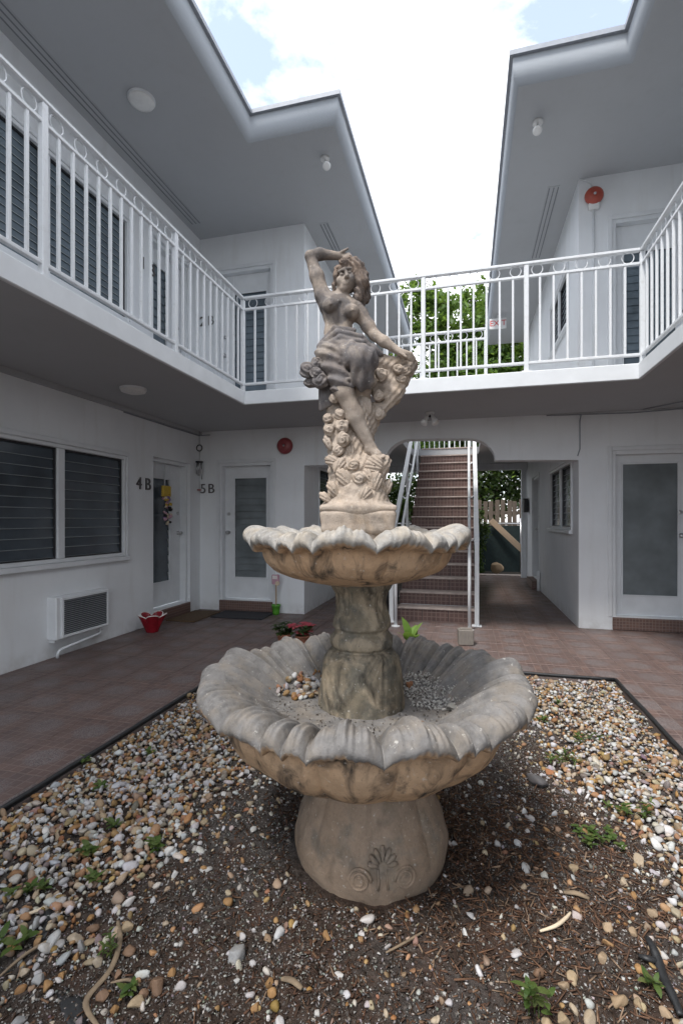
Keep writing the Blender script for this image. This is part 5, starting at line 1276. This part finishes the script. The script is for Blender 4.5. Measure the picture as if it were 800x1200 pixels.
# green pot with a painted stake
t = thing('flower_pot', 'small green pot holding a painted wooden stake sign at the pillar', 'pot', (-2.455, 6.06, .002))
MB().lathe([(.042, 0), (.046, .04), (.056, .11), (.062, .112), (.062, .13), (.054, .13), (.05, .115), (.001, .112)], 24).build('pot', 'green', t, True)
MB().box(-.010, .010, -.004, .004, .09, .40, .002).build('stake', 'plank', t)
MB().box(-.055, .05, -.012, -.004, .40, .53, .01).build('sign_board', 'pink', t)
MB().box(-.045, .02, -.016, -.011, .47, .515, .004).build('painted_patch', 'whiteglaze', t); MB().lathe([(.03, -.004), (.03, .004)], 14, (.02, 0, 0)).build('painted_rose', 'cream', t, rot=(R(90), 0, 0), loc=(0.005, -.016, .415))

# wind chime and wreath
t = thing('wind_chime', 'silver wind chime hanging in the corner above number 5B', 'wind chime', (-3.60, 6.08, 2.49))
MB().tube([(0, 0, 0), (0, 0, -.18)], .0025, 6).build('cord', 'black', t); MB().ring((0, 0, -.235), .042, .008, 'y', 20, 6).build('ring', 'darkmetal', t, True)
MB().tube([(0, 0, -.28), (0, 0, -.42)], .0022, 6).build('cord', 'black', t)
MB().lathe([(.05, -.42), (.052, -.432), (.048, -.44)], 20).build('top_plate', 'darkmetal', t)
for k in range(5): a = k*1.257; MB().tube([(.035*math.cos(a), .035*math.sin(a), -.44), (.035*math.cos(a), .035*math.sin(a), -.67+.025*k)], .0085, 8).build('chime_tube', 'steel', t, True)
MB().tube([(0, 0, -.44), (0, 0, -.80)], .0018, 6).build('striker_cord', 'black', t); MB().lathe([(.001, -.83), (.03, -.825), (.032, -.81), (.001, -.805)], 14).build('striker', 'red', t)
t = thing('door_hanging', 'colourful fabric flower decoration hanging on door 4B', 'decoration', (XL-.02, 5.47, 1.50), RZL)
MB().box(-.008, .008, .045, .06, .18, .47, .002).build('hanger', 'steel', t); MB().box(-.085, .085, .01, .05, .05, .19, .01).build('basket', 'yellow', t)
for k in range(26):
    a = random.uniform(-1, 1); zz = random.uniform(-.30, .10); hw = .10*(1-abs(zz+.08)/.34)
    r_ = random.uniform(.022, .036); W1, F1, C1 = stones(np.array([[0, 0, 0.]]), np.array([r_]), np.array([[1, 1, 1.]]), ICO2, .8, .25)
    link('fabric_flower', mesh_from('fabric_flower', W1, F1, random.choice(['cream', 'pink', 'purple', 'cream', 'black', 'yellow']), True), t, (a*hw, .02+random.uniform(-.02, .015), zz))

# exit sign, wires, post stub
t = thing('exit_sign', 'white exit sign with red letters hanging under the eave', 'sign', (.565, 9.9, 5.05), 0)
MB().box(-.155, .155, -.02, .02, -.10, .10, .006).build('case', 'whiteplastic', t); text('lettering', 'EXIT', .15, 'exitred', t, (0, -.021, 0), (R(90), 0, 0), .002)
MB().tube([(0, 0, .1), (0, 0, .17)], .01, 8).build('hanger', 'whiteplastic', t)
w_ = MB(); w_.tube([(.9, YF-.012, ZS0-.012), (1.24, YF-.014, ZS0-.02), (1.8, YF-.012, ZS0-.03), (2.4, YF-.012, ZS0-.008), (3.0, YF-.012, ZS0-.012)], .007, 7)
o = w_.build('cable', 'drip', None, True); tag(o, 'grey cable sagging along the wall above the frosted glass door', 'cable')
MB().tube([(1.275, YF-.012, ZS0-.02), (1.262, YF-.012, ZS0-.1), (1.262, YF-.012, ZS0-.42), (1.24, YF+.0, 2.0)], .007, 7).build('branch', 'drip', o, True)
o = MB().tube([(1.9, YF-.05, ZS0-.006), (2.1, 5.9, ZS0-.012), (2.5, 5.5, ZS0-.010)], .006, 6).build('cable', 'drip', None, True); tag(o, 'thin grey cable running across the balcony soffit', 'cable')
o = MB().tube([(XL+.012, 4.6, ZS0-.06), (XL+.012, 5.6, ZS0-.063), (XL+.012, 6.15, ZS0-.06), (-3.5, 6.19, ZS0-.05)], .008, 6).build('cable', 'drip', None, True); tag(o, 'grey cable in the corner over door 4B', 'cable')
t = thing('post_stub', 'short weathered wooden post stub standing before the stairs', 'post', (-.02, 5.08, .002), R(8))
MB().box(-.075, .075, -.06, .06, 0, .155, .008).build('block', 'stake', t); MB().box(-.055, .055, -.04, .04, .155, .163, .003).build('cap', 'stake', t)
t = thing('patterned_pot', 'black pot with white speckles standing behind the stair handrail', 'pot', (-1.10, 6.75, .002))
MB().lathe([(.10, 0), (.16, .08), (.185, .18), (.17, .28), (.12, .34), (.13, .36), (.11, .36), (.1, .33), (.001, .33)], 32).build('body', 'black', t, True)
for k in range(28):
    a = random.uniform(0, 6.28); z = random.uniform(.06, .29); r_ = .186-.9*abs(z-.18)**1.7
    W1, F1, C1 = stones(np.array([[0, 0, 0.]]), np.array([.014]), np.array([[1, 1, 1.]]), ICO1, .6, .2); link('white_spot', mesh_from('white_spot', W1, F1, 'whiteglaze', True), t, (r_*math.cos(a), r_*math.sin(a), z))
t = thing('mailbox', 'black mailbox on the white post at the end of the passage', 'mailbox', (1.235, 10.98, 1.42), RZR)
MB().box(-.10, .10, -.09, .0, 0, .27, .01).build('box', 'black', t); MB().box(-.105, .105, -.095, .0, .27, .29, .006).build('lid', 'black', t)
o = MB().tube([(1.215, 9.25, .0), (1.215, 9.25, .33), (1.215, 9.25, .35)], [.03, .03, .02], 12).build('standpipe', 'whitepaint', None, True); tag(o, 'short white standpipe against the passage wall', 'pipe')

# ================================================================== BEHIND THE BUILDING
mb = MB().box(XLC-3, XRC+4, YE+.06, 26, -.11, -.01); tag(mb.build('back_yard', 'dirt'), kind='structure')
# low mesh fence, picket fence
t = thing('mesh_fence', 'low dark green mesh fence with a steel rail behind the passage', 'fence', (-3.0, 12.6, 0))
MB().box(0, 7, -.006, .006, -.02, 1.12).build('mesh', 'mesh', t); MB().tube([(0, 0, 1.17), (7, 0, 1.17)], .02, 8).build('top_rail', 'steel', t, True)
for k in range(6): MB().tube([(k*1.35+.2, 0, -.05), (k*1.35+.2, 0, 1.30)], .024, 8).build('post', 'steel', t, True)
t = thing('picket_fence', 'weathered wooden picket fence behind the mesh fence', 'fence', (-3.0, 13.5, 0))
pm = MB().box(-.055, .055, -.01, .01, -.02, 1.78, .003).me('picket', 'picket')
for k in range(48): link('picket', pm, t, (k*.15, random.uniform(-.006, .006), random.uniform(-.03, .03)), (0, R(random.uniform(-.7, .7)), 0))
for z in (.35, 1.4): MB().box(-.1, 7.2, .012, .05, z, z+.09, .004).build('rail', 'picket', t)
o = MB().box(-.07, .07, -.02, .02, -.62, .62, .004).build('plank', 'plank', None, loc=(.98, 12.35, .82), rot=(R(-10), R(-45), 0)); tag(o, 'pale wooden plank leaning diagonally on the green mesh fence', 'plank')
W1, F1, C1 = stones(np.array([[0, 0, 0.]]), np.array([.17]), np.array([(.42, .30, .19)]), ICO3, .8, .2, .01, .2, 7)
tag(link('boulder', mesh_from('boulder', W1, F1, 'pebble', True, C1), None, (.66, 12.1, .12)), 'tan boulder on the dirt before the green mesh fence', 'rock')
o = MB().box(XLC-.5, XRC+.6, YE+.03, YE+.22, -.1, .035, .012).build('kerb', 'nosing'); tag(o, kind='structure')

def tree(label, loc, h, crown, n, mat, leaf=.09, trunk=.1, lean=0, grp=None, cat='tree', clump=40, name='tree'):
    """crown: list of ellipsoids (cx, cy, cz, rx, ry, rz) relative to the base"""
    t = thing(name, label, cat, loc, 0, grp)
    tr = MB(); tr.tube([(0, 0, -.1), (.05+lean*.3, .02, h*.35), (lean, .05, h*.75)], [trunk, trunk*.8, trunk*.45], 9)
    for (cx, cy, cz, rx, ry, rz_) in crown:
        tr.tube([(lean*.5, .02, min(h*.45, cz*.6)), ((cx+lean*.6)/2, cy/2, (h*.5+cz)/2), (cx, cy, cz)], [trunk*.5, trunk*.32, trunk*.12], 6)
        for q in range(4):
            a = random.uniform(0, 6.28); tr.tube([(cx, cy, cz), (cx+rx*.5*math.cos(a), cy+ry*.5*math.sin(a), cz+rz_*random.uniform(-.2, .6)), (cx+rx*.85*math.cos(a), cy+ry*.85*math.sin(a), cz+rz_*random.uniform(-.4, .7))], [trunk*.14, trunk*.09, trunk*.03], 5)
    tr.build('trunk', 'bark', t, True)
    tot = sum(c_[3]*c_[4]+c_[3]*c_[5] for c_ in crown); VV = []; 
    for (cx, cy, cz, rx, ry, rz_) in crown:
        k = max(6, int(n*(rx*ry+rx*rz_)/tot/clump))
        d = rng.normal(size=(k, 3)); d /= np.linalg.norm(d, axis=1)[:, None]; rr = rng.uniform(.35, 1.05, (k, 1))
        cc = np.array([cx, cy, cz])+d*rr*np.array([rx, ry, rz_])
        C = np.repeat(cc, clump, 0)+rng.normal(0, 1, (k*clump, 3))*np.array([rx, ry, rz_])*.17
        m = len(C); nn = rng.normal(size=(m, 3))+np.array([0, 0, .7]); nn /= np.linalg.norm(nn, axis=1)[:, None]
        a = np.cross(nn, rng.normal(size=(m, 3))); a /= np.linalg.norm(a, axis=1)[:, None]; b_ = np.cross(nn, a)
        l = leaf*rng.uniform(.6, 1.2, (m, 1)); wd = l*.45
        VV.append(np.stack([C-a*l, C+b_*wd-a*l*.1+nn*l*.1, C+a*l-nn*l*.15, C-b_*wd-a*l*.1+nn*l*.1], 1).reshape(-1, 3))
    VV = np.concatenate(VV); F = np.arange(len(VV)).reshape(-1, 4)
    link('crown', mesh_from('crown', VV, F, mat), t); return t
TG = 'trees behind the building'
tree('tall green tree with open crown rising behind the stairwell', (-.9, 16.5, 0), 8.8, [(-.6, 0, 5.0, 1.5, 1.0, 1.3), (.5, .2, 6.4, 1.3, 1, 1.3), (-.2, 0, 7.9, 1.2, .8, .9), (1.3, 0, 4.8, 1.1, .9, 1.3), (-1.7, 0, 7.0, 1.0, .8, 1.2), (-.6, 0, 8.8, .7, .6, .6), (.3, 0, 3.9, 1.8, .9, .9), (1.4, 0, 7.5, .9, .7, .9), (-1.6, 0, 5.2, 1.0, .8, 1.2)], 19000, 'leafA', .12, .14, .1, TG)
tree('tree with a pointed green crown beside the end of the right-hand eave', (.9, 17.8, 0), 10.4, [(0, 0, 5.6, 1.4, 1.1, 1.6), (-.2, 0, 7.8, 1.2, .8, 1.4), (.2, 0, 9.0, .8, .6, .8), (.9, 0, 4.4, 1.3, 1, 1.3), (.6, 0, 6.8, 1.3, 1, 1.4), (-.7, 0, 8.9, .6, .5, .7), (.8, 0, 8.6, .8, .7, 1.0), (-1.2, 0, 7.0, .8, .7, .9)], 15000, 'leafA', .12, .13, -.1, TG)
tree('dark leafy tree over the picket fence at the passage end', (.3, 14.8, 0), 4.0, [(0, 0, 2.6, .9, .6, .9), (.8, .1, 3.1, .9, .6, .8), (-.8, .1, 2.9, .9, .6, .9), (.2, 0, 1.9, 1.0, .5, .6), (1.2, .1, 2.2, .8, .5, .8), (-.2, .2, 3.4, .9, .5, .7)], 10000, 'leafB', .085, .10, 0, TG)
tree('yellow-green bush lit by the sun behind the picket fence', (1.9, 15.0, 0), 2.6, [(0, 0, 2.0, .55, .5, .5), (.3, 0, 2.5, .5, .4, .4)], 1600, 'leafC', .07, .05, 0, None, 'bush', 40, 'bush')
tree('dark green shrub seen through the arch beside the stair handrail', (-1.5, 12.9, 0), 2.6, [(0, 0, 1.2, .8, .5, .8), (.2, 0, 2.1, .8, .5, .7), (-.7, 0, 1.8, .7, .5, .8)], 4200, 'leafB', .075, .06, 0, None, 'shrub', 40, 'shrub')
tree('dark shrub growing against the mesh fence beside the stairs', (.15, 12.1, 0), 1.6, [(0, 0, .5, .32, .25, .5), (.05, 0, 1.1, .3, .25, .5), (-.3, .1, .9, .3, .25, .6)], 2200, 'leafB', .055, .03, 0, None, 'shrub', 40, 'shrub')
tree('low leafy bush under the landing behind the right-hand eave', (2.0, 13.8, 0), 5.0, [(0, 0, 3.8, .9, .6, .8), (.2, .3, 4.6, .6, .5, .5), (-.6, .2, 3.3, .6, .5, .6)], 2400, 'leafC', .08, .08, 0, TG)
